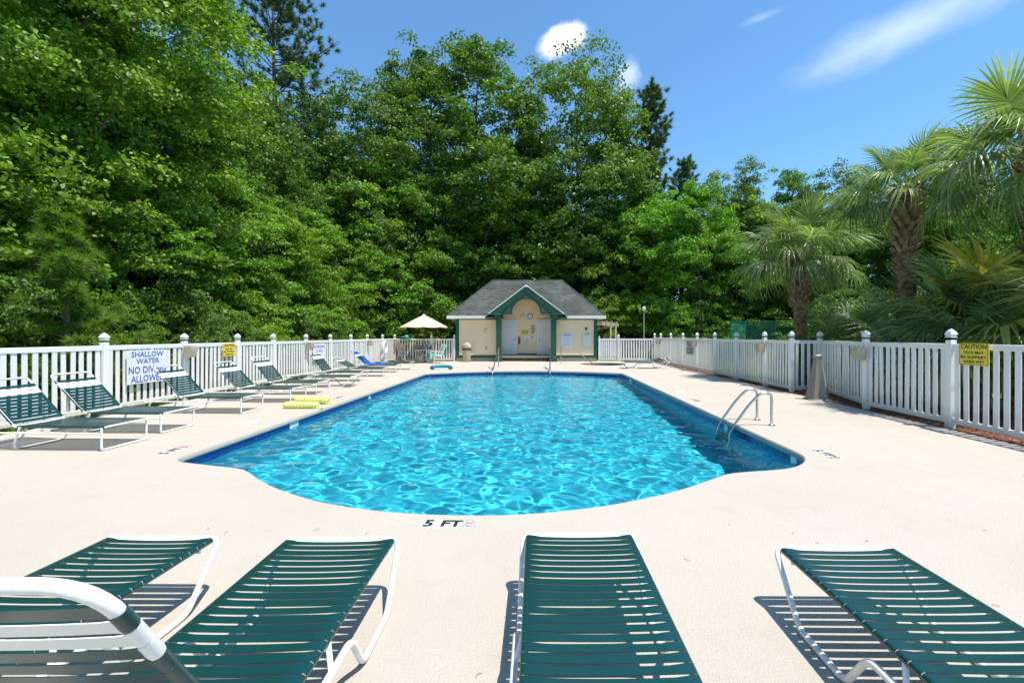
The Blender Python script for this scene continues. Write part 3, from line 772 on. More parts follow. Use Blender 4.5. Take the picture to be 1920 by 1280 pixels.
t = sign('porch_sign', 'white notice with red lines right of the extinguisher', 'sign', (hx + .30, hy + 1.165, 1.36), 0, .40, .26, M_SIGNW,
     [])
b = MB()
for k, w_ in enumerate((.30, .24, .28, .20)): b.box((0, -.006, .08 - k * .05), (w_, .002, .018))
b.build('printed_lines', M_RED, t)
t = empty('fire_extinguisher', (hx - .47, hy + 1.15, 1.15), 0, 'red fire extinguisher in a white framed cabinet on the porch wall', 'extinguisher')
b = MB()
for x, z, w_, h_ in ((0, .27, .26, .03), (0, -.27, .26, .03), (-.115, 0, .03, .51), (.115, 0, .03, .51)): b.box((x, -.04, z), (w_, .10, h_))
b.box((0, .0, 0), (.2, .012, .5)); b.build('cabinet', M_WTRIM, t)
MB().lathe([(0, -.20), (.065, -.19), (.065, .10), (.03, .16), (.02, .19), (0, .19)], (0, -.04, 0), 12).build('cylinder_body', M_RED, t)
MB().tube(fillet([(.02, -.05, .17), (.07, -.07, .12), (.06, -.08, -.05)], .03), .012, 6).build('hose', M_BLACK, t)
MB().box((0, -.05, .205), (.10, .03, .03)).build('handle', M_DARK, t)
t = empty('wall_phone', (hx + .35, hy + 1.13, 1.78), 0, 'grey oval wall fixture under the small red notice', 'wall fixture')
MB().lathe([(0, .07), (.10, .06), (.13, .02), (.13, 0)], n=16, rot=Matrix.Rotation(R(90), 3, 'X')).build('cover', pbr('taupe_plastic', (.36, .32, .28), .5), t, rot=(0, 0, 0)).scale = (.85, 1, 1.5)
t = empty('shower_hose', (hx - .06, hy + 1.14, 1.05), 0, 'white hand shower with looping hose on the porch wall', 'hose')
MB().box((0, -.02, .12), (.09, .06, .10), bev=.01).build('bracket', M_STEEL, t)
MB().tube(fillet([(0, -.06, .1), (.08, -.08, .02), (.05, -.07, -.28), (.0, -.06, -.18), (-.02, -.06, -.05), (.0, -.09, .02)], .08, 5), .011, 6).build('hose', M_SIGNW, t)
MB().tube([(0, -.10, .16), (.02, -.12, -.06)], [.03, .02], 8).build('nozzle', M_SIGNW, t)
t = sign('notice_board', 'white framed rule board nearest the right porch column', 'board', (1.67, hy - .045, 1.17), 0, .60, .82, pbr('pale_board', (.70, .74, .80), .35), [])
MB().box((0, -.006, .345), (.46, .002, .05)).build('printed_heading', M_BLUE, t)
b = MB()
for k in range(13): b.box((-.01 + (k % 3) * .008, -.006, .25 - k * .044), (.46 - (k * 37 % 5) * .03, .002, .010))
b.build('printed_lines', pbr('faded_print', (.30, .36, .50), .6), t)
t = sign('notice_board', 'pale green clear covered board at the right end of the wall', 'board', (2.84, hy - .045, 1.20), 0, .58, .80, M_CLEAR, [], frame=M_GREY)
MB().box((0, -.006, .33), (.34, .002, .04)).build('printed_heading', M_GREY, t)
b = MB()
for k in range(8): b.box((0, -.006, .24 - k * .075), (.46, .002, .008))
b.build('printed_lines', M_SIGNW, t)
t = empty('wall_lamp', (2.78, hy - .03, 1.86), 0, 'small dark lantern high on the right cream wall', 'lamp')
MB().lathe([(0, -.08), (.05, -.07), (.06, .03), (.03, .08), (0, .1)], (0, -.06, 0), 8).build('lantern', M_DARK, t); MB().box((0, -.01, .02), (.05, .05, .10)).build('bracket', M_DARK, t)
t = empty('wall_box', (1.03, hy - .05, 1.23), 0, 'little grey electric box beside the right porch column', 'electric box')
MB().box((0, 0, 0), (.12, .08, .15), bev=.008).build('box_body', M_GREY, t)
t = empty('hose_tap', (-2.93, hy - .04, .80), 0, 'small dark tap low on the left cream wall', 'tap')
MB().tube(fillet([(0, .03, 0), (0, -.06, 0), (0, -.08, -.08)], .03), .018, 8).build('spout', M_DARK, t); MB().lathe([(.035, 0), (.035, .01)], (0, -.03, .03), 8).build('handle', M_DARK, t)
t = empty('outdoor_shower', (-2.98, hy - .04, 1.78), 0, 'curved outdoor shower arm on the left cream wall', 'shower')
MB().tube(fillet([(-.06, .03, -.14), (-.06, -.05, -.12), (-.04, -.08, .06), (.08, -.2, .08)], .06), .014, 8).build('pipe', M_STEEL, t); MB().lathe([(.015, .05), (.05, 0)], (.09, -.22, .04), 10).build('spray_head', M_STEEL, t)
# lean-to pergola right of the house
t = empty('pergola', (3.45, 27.4, 0), 0, 'cream timber lean-to frame beside the pool house on the right', 'pergola')
M_LUM = pbr('cream_lumber', (.66, .55, .38), .7, var=(5, 2), col2=(.56, .46, .31))
for x, y in ((1.25, 0), (1.25, 2.0), (.95, 0)): MB().box((x, y, 1.05), (.10, .10, 2.1)).build('post', M_LUM, t)
for y in (0, 2.0): MB().box((.68, y - .01, 2.2), (1.5, .07, .16), rot=Matrix.Rotation(R(7), 3, 'Y')).build('beam', M_LUM, t)
for k in range(5): MB().box((.1 + .3 * k, 1.0, 2.40 - .037 * k), (.05, 2.5, .09)).build('rafter', M_LUM, t)
# ---------------------------------------------------------------- strap loungers
def strap_material(name, col, col2):
    m = pbr(name, col, .28, spec=.6, var=(3.0, 2.5), col2=col2, bump=(7, .12))
    return m
M_SGREEN = strap_material('green_vinyl_strap', (.0035, .044, .043), (.003, .036, .035))
M_SWHITE = strap_material('white_vinyl_strap', (.78, .78, .76), (.70, .70, .67))
M_FRAME = pbr('white_powder_coat', (.80, .79, .76), .3, var=(14, 3), col2=(.70, .68, .63), bump=(90, .1))
M_SDARK = strap_material('faded_dark_strap', (.03, .05, .055), (.05, .07, .075))
SW = .300       # half distance between the side rails
TR = .0145      # rail radius
def strap_mesh(name, mat, w, sag=.010, r=TR, hw=SW, seed=0):
    q = random.Random(seed); path = []
    rr = r + .0022
    for k in range(7): a = R(-120) + R(210) * k / 6; path.append((hw + rr * math.cos(a), rr * math.sin(a)))     # round the right rail to its top
    path = path[:]
    for k in range(1, 8):
        s = k / 8; x = hw * (1 - 2 * s); path.append((x, rr - sag * (1 - (x / hw) ** 2) ** .6))
    for k in range(7): a = R(90) + R(210) * k / 6; path.append((-hw + rr * math.cos(a), rr * math.sin(a)))
    n = len(path); th = .0022; vs = []; fs = []
    for sy in (-1, 1):
        for i, p in enumerate(path):
            y = sy * (w / 2 + (.0055 if abs(p[0]) > hw - .004 else 0))
            a = path[max(i - 1, 0)]; b = path[min(i + 1, n - 1)]; t = Vector((b[0] - a[0], b[1] - a[1])).normalized(); nn = Vector((t.y, -t.x))
            vs.append((p[0], y, p[1])); vs.append((p[0] - nn.x * th, y, p[1] - nn.y * th))
    o = 2 * n
    for i in range(n - 1):
        a, b = 2 * i, 2 * i + 2
        fs += [(a, b, b + o, a + o), (a + 1, a + 1 + o, b + 1 + o, b + 1), (a, a + 1, b + 1, b), (a + o, b + o, b + 1 + o, a + 1 + o)]
    return MB().add(vs, fs).mesh(name, mat, 50)
PITCH = .0585
S_GREEN = strap_mesh('strap', M_SGREEN, .0440); S_WHITE = strap_mesh('strap', M_SWHITE, .0440); S_DARK = strap_mesh('strap', M_SDARK, .0500, sag=.03, r=.034)

def lounger(label, loc, rz, back=47.0, model='A', seat=1.22, bl=.80, base=True, seatmat=None, group='green strap loungers round the pool', detail=8, zseat=.305, fillstraps=True, legdrop=0.0):
    """local y runs from the foot end (0) towards the head; model A has a square U leg, model B bent sled legs"""
    t = empty('lounger', (*loc, 0), rz, label, 'lounger', group)
    z = zseat; h = SW; th = R(back); n = detail
    hy, hz = seat + bl * math.cos(th), z + bl * math.sin(th)
    sr = MB()
    for s in (-1, 1): sr.tube([(s * h, .0, z), (s * h, seat, z)], TR, n)
    for y in (.012, seat): sr.tube([(-h, y, z), (h, y, z)], TR * .9, n)
    sr.build('seat_frame', M_FRAME, t)
    up = Vector((0, math.cos(th), math.sin(th)))
    base_p = Vector((0, seat, z))
    bf = MB(); bf.tube(fillet([base_p + Vector((-h, 0, 0)), base_p + Vector((-h, 0, 0)) + up * bl, base_p + Vector((h, 0, 0)) + up * bl, base_p + Vector((h, 0, 0))], .11 if model == 'B' else .075, 7), TR, n)
    bfo = bf.build('back_frame', M_FRAME, t)
    lg = seatmat or S_GREEN
    k = 0; y = .035
    while y < seat - .03:
        link('strap', lg, t, (0, y, z)); y += PITCH; k += 1
    nb = int((bl - .12) / PITCH); rot = Matrix.Rotation(th, 4, 'X')
    for k in range(nb):
        d = .04 + PITCH * (k + .4)
        p = base_p + up * d
        top = nb - 1 - k
        me = S_WHITE if top in (1, 2) else lg
        link('strap', me, t, p, (th, 0, 0))
    W = h + .028
    if model == 'A':
        for y_ in (.03, seat - .10):
            dz = .015
            lean = 0 if y_ < .1 else .10
            MB().tube(fillet([(-W, y_ - .0, z - .004), (-W + .0, y_ + lean, dz), (W, y_ + lean, dz), (W, y_, z - .004)], .04 if y_ < .1 else .12, 5), TR * .95, n).build('leg_frame', M_FRAME, t)
        MB().tube(fillet([(-W, .04, z - .075), (-W, seat + .75, z - .075), (W, seat + .75, z - .075), (W, .04, z - .075)], .12, 5), TR * .8, n).build('base_frame', M_FRAME, t)
        for s in (-1, 1): MB().tube([(s * h * .95, seat + .28, hz * 0 + z - .075), tuple(base_p + Vector((s * h * .95, 0, 0)) + up * bl * .5)], TR * .6, 6).build('back_strut', M_FRAME, t)
        lean_leg = MB().tube(fillet([(-W, seat + .55, z - .075), (-W, seat + .66, .015), (W, seat + .66, .015), (W, seat + .55, z - .075)], .05, 4), TR * .9, n); lean_leg.build('leg_frame', M_FRAME, t)
    else:
        e = .046
        pts = []
        loop = [(W + .012, seat + .10, z - .09), (W + .012, .72, z - .095), (W + .012, .585, .0155), (W + .012, .235, .0155), (W + .004, -.02, z)]
        full = [(-x, y_, z_) for x, y_, z_ in loop] + [(x, y_, z_) for x, y_, z_ in reversed(loop)]
        MB().tube(fillet(full, .055, 6), TR * 1.02, n + 2).build('leg_frame', M_FRAME, t)
        rear = [(W + .012, seat + .10, z - .09), (W + .012, seat + .22, .0155), (W + .012, seat + .52, .0155), (W + .012, seat + .62, z - .06), (W + .01, seat + .74, z - .02)]
        full = [(-x, y_, z_) for x, y_, z_ in rear] + [(x, y_, z_) for x, y_, z_ in reversed(rear)]
        MB().tube(fillet(full, .055, 5), TR * 1.02, n).build('leg_frame', M_FRAME, t)
        for s in (-1, 1):
            for yy in (.86, seat + .03): MB().tube([(s * (W + .010), yy + .05, z - .093), (s * (h + .004), yy, z - .008)], TR * .8, 6).build('brace', M_FRAME, t)
        MB().tube([(-h, .09, z - .028), (h, .09, z - .028)], TR * .7, 6).build('cross_bar', M_FRAME, t)
    return t

rz_l = R(90)
G_L = 'green strap loungers along the left fence'
rowL = [
    (6.20, -5.59, 47, 'A', 'nearest green strap lounger of the left row, cut by the picture edge'),
    (7.25, -5.70, 47, 'A', 'raised green strap lounger, second from the near end of the left row'),
    (8.98, -5.60, 47, 'A', 'green strap lounger in front of the blue shallow water sign'),
    (10.42, -5.45, 46, 'A', 'green strap lounger level with the small yellow sign and the rolled floats'),
    (11.75, -5.52, 52, 'A', 'green strap lounger just beyond the one by the yellow floats'),
    (13.35, -5.35, 0, 'B', 'flat green lounger with bent sled legs in the left row'),
    (15.05, -5.72, 54, 'A', 'steeply raised green lounger in front of the no lifeguard sign'),
    (16.75, -5.55, 27, 'A', 'green lounger with a low slanting back beyond the no lifeguard sign'),
    (18.55, -5.65, 42, 'A', 'far lounger on the left wearing a blue towel'),
    (20.0, -5.50, 0, 'A', 'last lounger of the left row, lying flat beyond the blue towel'),
]
for y, x, bk, mod, lb in rowL:
    lounger(lb, (x, y), rz_l + R(rng.uniform(-1.6, 1.6)), bk, mod, group=G_L, detail=8 if y < 12 else 6)
G_N = 'green strap loungers at the near end of the pool'
lounger('leftmost near lounger, partly behind the raised white backrest', (-2.205, 2.66), PI + R(-.4), 4, 'B', seat=1.30, bl=.84, group=G_N, detail=12)
lounger('near lounger with its raised back cutting the bottom left corner', (-1.145, 2.64), PI + R(1.2), 57, 'B', seat=1.34, bl=.885, group=G_N, detail=14)
lounger('flat green lounger in the middle foreground below the 5 FT marker', (.245, 2.70), PI + R(.3), 0, 'B', seat=1.36, bl=.84, group=G_N, detail=12)
lounger('flat green lounger at the bottom right with a striped shadow', (1.665, 2.53), PI + R(-.6), 0, 'B', seat=1.36, bl=.84, group=G_N, detail=12)
lounger('lounger beyond the right picture edge of which only the shadow shows', (3.83, 2.86), PI + R(1), 0, 'B', seat=1.36, bl=.84, group=G_N, detail=8)
lounger('low dark lounger standing alone by the far right fence', (3.85, 20.6), R(-90), 14, 'B', seat=1.3, bl=.80, seatmat=S_DARK, group=None, detail=6)

# blue towel on the far lounger
def cloth(name, label, prof, x0, x1, mat, loc, rz, cat='towel', n=14, amp=.012, thick=.008, parent=None, seed=1):
    """a cloth hung along a profile [(y, z)], from x0 to x1, with soft waves"""
    q = random.Random(seed); ph = [q.uniform(0, 6) for _ in range(6)]
    P = []; 
    for i in range(len(prof) - 1):
        a, b = Vector(prof[i]), Vector(prof[i + 1]); s = max(1, int((b - a).length / .06))
        for k in range(s): P.append(a.lerp(b, k / s))
    P.append(Vector(prof[-1])); vs = []; fs = []; m_ = len(P)
    for side in (0, 1):
        for i, p in enumerate(P):
            a = P[max(i - 1, 0)]; b = P[min(i + 1, m_ - 1)]; t = (b - a).normalized(); nn = Vector((-t.y, t.x))
            for k in range(n + 1):
                s = k / n; x = x0 + (x1 - x0) * s + .012 * math.sin(i * .5 + ph[0]) * (2 * s - 1)
                wv_ = amp * (math.sin(9 * s + i * .25 + ph[1]) + .6 * math.sin(17 * s - i * .4 + ph[2])) + amp
                o_ = wv_ - side * thick
                vs.append((x, p[0] + nn.x * o_, p[1] + nn.y * o_))
    N = n + 1; o = m_ * N
    for i in range(m_ - 1):
        for k in range(n):
            a = i * N + k; fs += [(a, a + 1, a + N + 1, a + N), (o + a, o + a + N, o + a + N + 1, o + a + 1)]
    for i in range(m_ - 1):
        for k in (0, n): a = i * N + k; fs.append((a, a + N, o + a + N, o + a))
    for k in range(n):
        for i in (0, m_ - 1): a = i * N + k; fs.append((a, a + 1, o + a + 1, o + a))
    ob = MB().add(vs, fs).build(name, mat, None, loc, (0, 0, rz), angle=60, fix=True)
    return tag(ob, label, cat)
M_TBLUE = pbr('blue_terry', (.010, .11, .62), .95, spec=.1, bump=(60, .5), var=(5, 2), col2=(.008, .085, .50))
cl = cloth('blue_towel', 'bright blue towel spread over a far left lounger', [(1.95 - .10, .86), (1.78, .80), (1.22, .335), (.5, .325)], -.30, .30, M_TBLUE, (-5.65, 18.55, 0), rz_l, seed=3)
# ---------------------------------------------------------------- pool fittings
def rail(mb, pts, r=.0215, fr=.1, n=10, k=7): mb.tube(fillet(pts, fr, k), r, n)
t = empty('pool_ladder', (3.88, 7.8, 0), 0, 'stainless steel pool ladder with two curved rails on the right edge', 'ladder')
for y in (.25, -.25):
    b = MB(); rail(b, [(0, y, -.01), (0, y, .30), (0, y, .53), (-.17, y, .545), (-.36, y, .36), (-.62, y, .0), (-.70, y, -.14), (-.70, y, -1.05)], fr=.17)
    b.build('handrail', M_STEEL, t)
    MB().lathe([(.06, 0), (.058, .012), (.03, .02), (.022, .03)], (0, y, 0), 14).build('floor_flange', M_STEEL, t)
M_TREAD = pbr('ladder_tread', (.10, .20, .22), .5)
for z in (-.30, -.55, -.80): MB().box((-.70, 0, z), (.09, .49, .03), bev=.006).build('tread', M_TREAD, t)

for x, lb in ((-1.80, 'left steel handrail leading down the far pool steps'), (.57, 'right steel handrail leading down the far pool steps')):
    t = empty('step_rail', (x, 20.9, 0), 0, lb, 'handrail')
    b = MB(); rail(b, [(0, 0, 0), (0, 0, .90), (0, -.18, .90), (-.06, -2.1, -.02), (-.06, -2.3, -.5)], r=.024, fr=.12, n=8); b.build('rail_tube', M_STEEL, t)
    MB().lathe([(.06, 0), (.05, .012), (.024, .03)], (0, 0, 0), 10).build('floor_flange', M_STEEL, t)
    b = MB(); rail(b, [(-.06, -1.95, .06), (-.16, -1.95, .10), (-.26, -1.8, .16)], r=.018, fr=.04, n=6); b.build('spur', M_STEEL, t)
t = empty('steel_handrail', (1.22, 23.7, 0), 0, 'steel handrail sloping down from the wall boards into the round wading pool', 'handrail')
b = MB(); rail(b, [(0, 0, 0), (0, 0, .93), (.45, 0, .95), (1.75, -.05, -.05), (1.9, -.06, -.22)], r=.022, fr=.22, n=8); b.build('rail_tube', M_STEEL, t)
MB().lathe([(.06, 0), (.05, .012), (.024, .03)], (0, 0, 0), 10).build('floor_flange', M_STEEL, t)

# wading pool
b = MB(); sx, sy, sr_ = SPA
n_ = 40
def ringpts(r_, z): return [(sx + r_ * math.cos(2 * PI * k / n_), sy + r_ * math.sin(2 * PI * k / n_), z) for k in range(n_)]
vs = ringpts(sr_, 0) + ringpts(sr_ - .02, -.02) + ringpts(sr_ - .02, -.45) + ringpts(.01, -.45); fs = []
for r_ in range(3):
    for k in range(n_): l_ = (k + 1) % n_; fs.append((r_ * n_ + k, r_ * n_ + l_, (r_ + 1) * n_ + l_, (r_ + 1) * n_ + k)[::-1])
b.add(vs, fs); ws = b.build('wading_pool', pbr('weathered_plaster', (.26, .24, .20), .9, var=(3, 2))); tag(ws, kind='structure')
b = MB(); b.add(ringpts(sr_ - .021, -.24), [tuple(range(n_))]); tag(b.build('wading_pool_water', M_WATER, angle=None), kind='structure')

# pool bottom drain
t = empty('pool_drain', (-.10, 4.55, floor_z(4.5) + .012), 0, 'round grated drain on the pool floor near the close edge', 'drain')
MB().lathe([(.15, .0), (.15, .015), (.13, .02), (.125, .0)], n=20).build('drain_ring', M_SIGNW, t)
for k in range(7): MB().box((0, -.09 + .03 * k, .014), (.2 - abs(k - 3) * .03, .012, .01)).build('grate_bar', M_GREY, t)
for k in range(4):
    t = empty('return_fitting', (3.34, 7.2 + 3 * k, -.55), 0, ['nearest', 'second', 'third', 'farthest'][k] + ' round white inlet on the shaded right pool wall', 'inlet')
    MB().lathe([(0, .02), (.04, .018), (.05, 0)], n=14, rot=Matrix.Rotation(R(-90), 3, 'Y')).build('cover', M_SIGNW, t)

# depth markers let into the deck
M_MARK = pbr('marker_tile', (.80, .80, .78), .3, var=(20, 2), col2=(.72, .72, .69))
M_PRED = pbr('red_print', (.42, .02, .05), .5)
def depth_marker(label, loc, rz, s=1.0):
    t = empty('depth_marker', (*loc, .0), rz, label, 'depth marker', 'depth markers in the deck'); t.scale = (s, s, 1)
    for k in range(3): MB().box((-.155 + .155 * k, 0, .002), (.152, .150, .005), bev=.0015).build('tile', M_MARK, t)
    link('lettering', text_mesh('5', .165, .04, M_BLACK), t, (-.165, .0, .0058))
    link('lettering', text_mesh('FT', .155, .045, M_BLACK), t, (.015, .0, .0058))
    MB().tube([(.158 + .055 * math.cos(R(22.5 + 45 * k)), .018 + .047 * math.sin(R(22.5 + 45 * k)), .0055) for k in range(8)], .0034, 4, closed=True).build('no_diving_symbol', M_PRED, t)
    b = MB(); b.tube([(.118, .052, .0056), (.198, -.016, .0056)], .0028, 4); b.tube([(.198, .052, .0056), (.118, -.016, .0056)], .003, 4); b.build('no_diving_cross', M_PRED, t)
    b = MB(); b.tube([(.135, .012, .006), (.165, .022, .006), (.19, .03, .006)], .005, 4); b.tube([(.142, .03, .006), (.152, .015, .006)], .003, 4); b.build('diver_figure', M_BLACK, t)
    link('lettering', text_mesh('NO DIVING', .026, .03, M_BLACK, .13), t, (.158, -.052, .0058))
    return t
depth_marker('white 5 FT no diving marker at the near edge of the pool', (-.70, 3.61), R(-1.5))
depth_marker('5 FT marker turned sideways beside the left corner of the pool', (-4.72, 5.92), R(90))
depth_marker('5 FT marker turned sideways beside the right corner of the pool', (3.62, 5.72), R(-90))
depth_marker('faint depth marker in the deck between the ladder and the far right corner', (3.62, 10.45), R(-90))
depth_marker('faint depth marker in the deck beside the yellow floats', (-4.75, 10.9), R(90))
M_LID = pbr('skimmer_lid', (.80, .78, .73), .5)
for x, y, lb in ((-4.98, 7.85, 'white skimmer lid in the deck between the loungers and the pool, nearest'), (-4.95, 15.6, 'white skimmer lid on the left deck, farther away'), (3.75, 12.0, 'white skimmer lid on the right deck beyond the ladder')):
    t = empty('skimmer_lid', (x, y, 0), 0, lb, 'lid'); MB().lathe([(.14, .0), (.138, .006), (.12, .007), (0, .007)], n=20).build('lid', M_LID, t)
    MB().lathe([(.017, .007), (.017, .010), (0, .010)], (.06, 0, 0), 8).build('finger_hole', M_GREY, t)

# yellow mesh floats
def stripes(name, c1, c2, sc):
    m, n, l, b = nodes(name); t_ = n.new('ShaderNodeTexCoord'); w = n.new('ShaderNodeTexWave'); w.inputs['Scale'].default_value = sc; w.bands_direction = 'X'; w.inputs['Distortion'].default_value = .3
    l.new(t_.outputs['Object'], w.inputs['Vector']); mx = n.new('ShaderNodeMix'); mx.data_type = 'RGBA'; l.new(w.outputs['Fac'], mx.inputs[0])
    mx.inputs[6].default_value = (*c1, 1); mx.inputs[7].default_value = (*c2, 1); l.new(mx.outputs[2], b.inputs['Base Color']); b.inputs['Roughness'].default_value = .6
    nb = n.new('ShaderNodeTexNoise'); nb.inputs['Scale'].default_value = 120; l.new(t_.outputs['Object'], nb.inputs['Vector']); bp = n.new('ShaderNodeBump'); bp.inputs['Strength'].default_value = .4; bp.inputs['Distance'].default_value = .004
    l.new(nb.outputs['Fac'], bp.inputs['Height']); l.new(bp.outputs[0], b.inputs['Normal'])
    return m
M_FLOAT = stripes('lime_mesh_fabric', (.62, .68, .06), (.82, .84, .36), 5)
for loc, L, rad, rz, lb in (((-4.84, 9.32), .72, .070, R(1), 'yellow rolled mesh pool float lying nearest the water'), ((-4.93, 9.95), .76, .085, R(-3), 'thicker yellow rolled mesh float behind the other')):
    t = empty('pool_float', (*loc, rad), rz, lb, 'pool float', 'yellow rolled floats')
    prof = [(0, -L / 2)] + [(rad * min(1, .55 + .5 * min(s, 1 - s) * 14) * (1 + .03 * math.sin(s * 60)), -L / 2 + L * s) for s in [k / 26 for k in range(27)]] + [(0, L / 2)]
    MB().lathe(prof, n=16, rot=Matrix.Rotation(R(90), 3, 'Y')).build('float_body', M_FLOAT, t)
    MB().tube(fillet([(L / 2 - .12, -rad * .5, -rad + .02), (L / 2 + .05, -rad * .6, -rad + .014), (L / 2 + .06, rad * .7, -rad + .014), (L / 2 - .05, rad * .8, -rad + .02)], .04), .014, 6).build('strap_end', M_FLOAT, t)
# teal swim float near the far left corner of the pool
M_TEAL = pbr('teal_foam', (.010, .22, .26), .75, var=(12, 2), col2=(.006, .15, .19), bump=(60, .4))
t = empty('swim_ring', (-4.18, 19.9, .10), 0, 'teal curved foam float lying flat near the far left pool corner', 'pool float')
MB().tube(fillet([(-.42, -.16, -.02), (-.36, .02, .0), (0, .10, .02), (.36, .02, .0), (.42, -.16, -.02)], .12, 5), .085, 10).build('float_tube', M_TEAL, t)
MB().box((0, -.05, -.07), (.62, .22, .05), bev=.02).build('float_base', M_SIGNW, t)

# litter bin by the wall
t = empty('litter_bin', (-3.98, 25.55, 0), 0, 'tan round litter bin with domed lid by the left cream wall', 'bin')
MB().lathe([(.0, 0), (.20, .0), (.215, .03), (.245, .70), (.245, .72), (0, .72)], n=20).build('barrel', M_TAN, t)
MB().lathe([(.262, .66), (.268, .69), (.262, .76), (.245, .77)], n=20).build('bin_liner', pbr('dark_liner', (.06, .045, .03), .4), t)
MB().lathe([(.25, .755), (.262, .78), (.255, .86), (.22, .96), (.15, 1.03), (.06, 1.07), (0, 1.075)], n=20).build('dome_lid', M_TAN, t)
MB().lathe([(0, .02), (.10, .018), (.115, .0)], (0, -.232, .90), 12, rot=Matrix.Rotation(R(75), 3, 'X')).build('flap', pbr('flap_tan', (.36, .30, .21), .6), t)

# taupe pedestal by the gate: four concave sides flaring to the ground
t = empty('moulded_pedestal', (6.52, 10.60, 0), R(-12), 'taupe moulded pedestal flaring towards its base by the right fence', 'pedestal')
M_TAUPE = pbr('taupe_moulding', (.27, .24, .20), .55, var=(2, 2), col2=(.21, .19, .155))
def flare(z): return .075 + .145 * max(0, 1 - z / 1.0) ** 1.35
vs = []; lev = [0, .03, .1, .2, .32, .45, .6, .75, .88, .96]; fs = []; K = 16
for z in lev:
    w_ = flare(z)
    for k in range(K):
        a = 2 * PI * k / K + PI / K; ca, sa = math.cos(a), math.sin(a); q = w_ / max(abs(ca), abs(sa))
        fold = 1 - .30 * (1 - z / 1.1) * max(0, math.cos(4 * a - PI)) ** 2 * (0 if False else 1) * (abs(math.cos(2 * a)) < .2)
        if k in (11, 12): q *= .52 + .42 * z
        vs.append((ca * q, sa * q, z))
for i in range(len(lev) - 1):
    for k in range(K): l_ = (k + 1) % K; fs.append((i * K + k, i * K + l_, (i + 1) * K + l_, (i + 1) * K + k))
fs.append(tuple((len(lev) - 1) * K + k for k in range(K)))
MB().add(vs, fs).build('pedestal_body', M_TAUPE, t, angle=50)
MB().box((0, 0, .012), (.48, .46, .024), bev=.01).build('foot_plate', M_TAUPE, t)
MB().box((0, 0, 1.00), (.15, .15, .085), bev=.012).build('top_fitting', M_GREY, t)

# umbrella, table, chairs
t = empty('beach_umbrella', (-6.22, 24.9, 0), 0, 'open beige umbrella standing in the table at the far left corner', 'umbrella')
M_CANV = pbr('beige_canvas', (.86, .78, .66), .9, spec=.1, var=(2, 2), col2=(.80, .72, .58))
mt_ = M_CANV.node_tree; tr_ = mt_.nodes.new('ShaderNodeBsdfTranslucent'); tr_.inputs[0].default_value = (.80, .52, .25, 1); ms_ = mt_.nodes.new('ShaderNodeMixShader'); ms_.inputs[0].default_value = .35
mt_.links.new(mt_.nodes['Principled BSDF'].outputs[0], ms_.inputs[1]); mt_.links.new(tr_.outputs[0], ms_.inputs[2]); mt_.links.new(ms_.outputs[0], mt_.nodes['Material Output'].inputs[0])
RU = 1.28; ZT, ZR = 2.56, 1.94
for k in range(8):
    a0, a1 = 2 * PI * k / 8 + .2, 2 * PI * (k + 1) / 8 + .2; vs = []; fs = []; NR, NA = 7, 4
    for i in range(NR):
        s = i / (NR - 1); rr = .10 + (RU - .10) * s; z = ZT + (ZR - ZT) * (s ** 1.05)
        for j in range(NA + 1):
            u = j / NA; p0 = Vector((rr * math.cos(a0), rr * math.sin(a0), z)); p1 = Vector((rr * math.cos(a1), rr * math.sin(a1), z)); p = p0.lerp(p1, u)
            p.z += -.03 * s * math.sin(PI * u); vs.append(p)
    for i in range(NR - 1):
        for j in range(NA): a = i * (NA + 1) + j; fs.append((a, a + NA + 1, a + NA + 2, a + 1))
    vs += [Vector((0, 0, .02)) + v - Vector((0, 0, .026)) for v in vs[-(NA + 1):]]
    MB().add(vs, fs).build('canopy_panel', M_CANV, t)
    a0 += .0
    MB().tube([(0, 0, ZT - .10), (RU * math.cos(a0) * .98, RU * math.sin(a0) * .98, ZR - .01)], .008, 5).build('rib', M_DARK, t)
MB().lathe([(.13, ZT - .03), (.10, ZT + .02), (.02, ZT + .09), (0, ZT + .12)], n=8).build('vent_cap', M_CANV, t)
MB().tube([(0, 0, .05), (0, 0, ZT + .05)], .019, 8).build('pole', M_DARK, t)
MB().lathe([(.28, 0), (.28, .03), (.24, .07), (.06, .10), (.03, .25), (0, .25)], n=16).build('base_weight', pbr('base_concrete', (.20, .16, .13), .8), t)
t = empty('patio_table', (-6.22, 24.9, 0), 0, 'round patio table with white crossed legs under the umbrella', 'table')
MB().lathe([(.03, .70), (.55, .70), (.56, .715), (.55, .73), (.03, .73)], n=24).build('table_top', pbr('frosted_top', (.62, .64, .62), .2), t)
for k in range(4):
    a = PI / 4 + k * PI / 2
    MB().tube(fillet([(.50 * math.cos(a), .50 * math.sin(a), .70), (.10 * math.cos(a), .10 * math.sin(a), .42), (.46 * math.cos(a), .46 * math.sin(a), .0)], .1), .018, 6).build('leg', M_FRAME, t)
MB().tube([(.2 * math.cos(2 * PI * k / 16), .2 * math.sin(2 * PI * k / 16), .4) for k in range(16)], .012, 5, closed=True).build('leg_ring', M_FRAME, t)
M_MAUVE = pbr('mauve_fabric', (.20, .13, .14), .9, var=(14, 3), col2=(.34, .22, .20))
M_PATT = pbr('patterned_fabric', (.50, .54, .60), .9, var=(9, 6), col2=(.035, .05, .11))
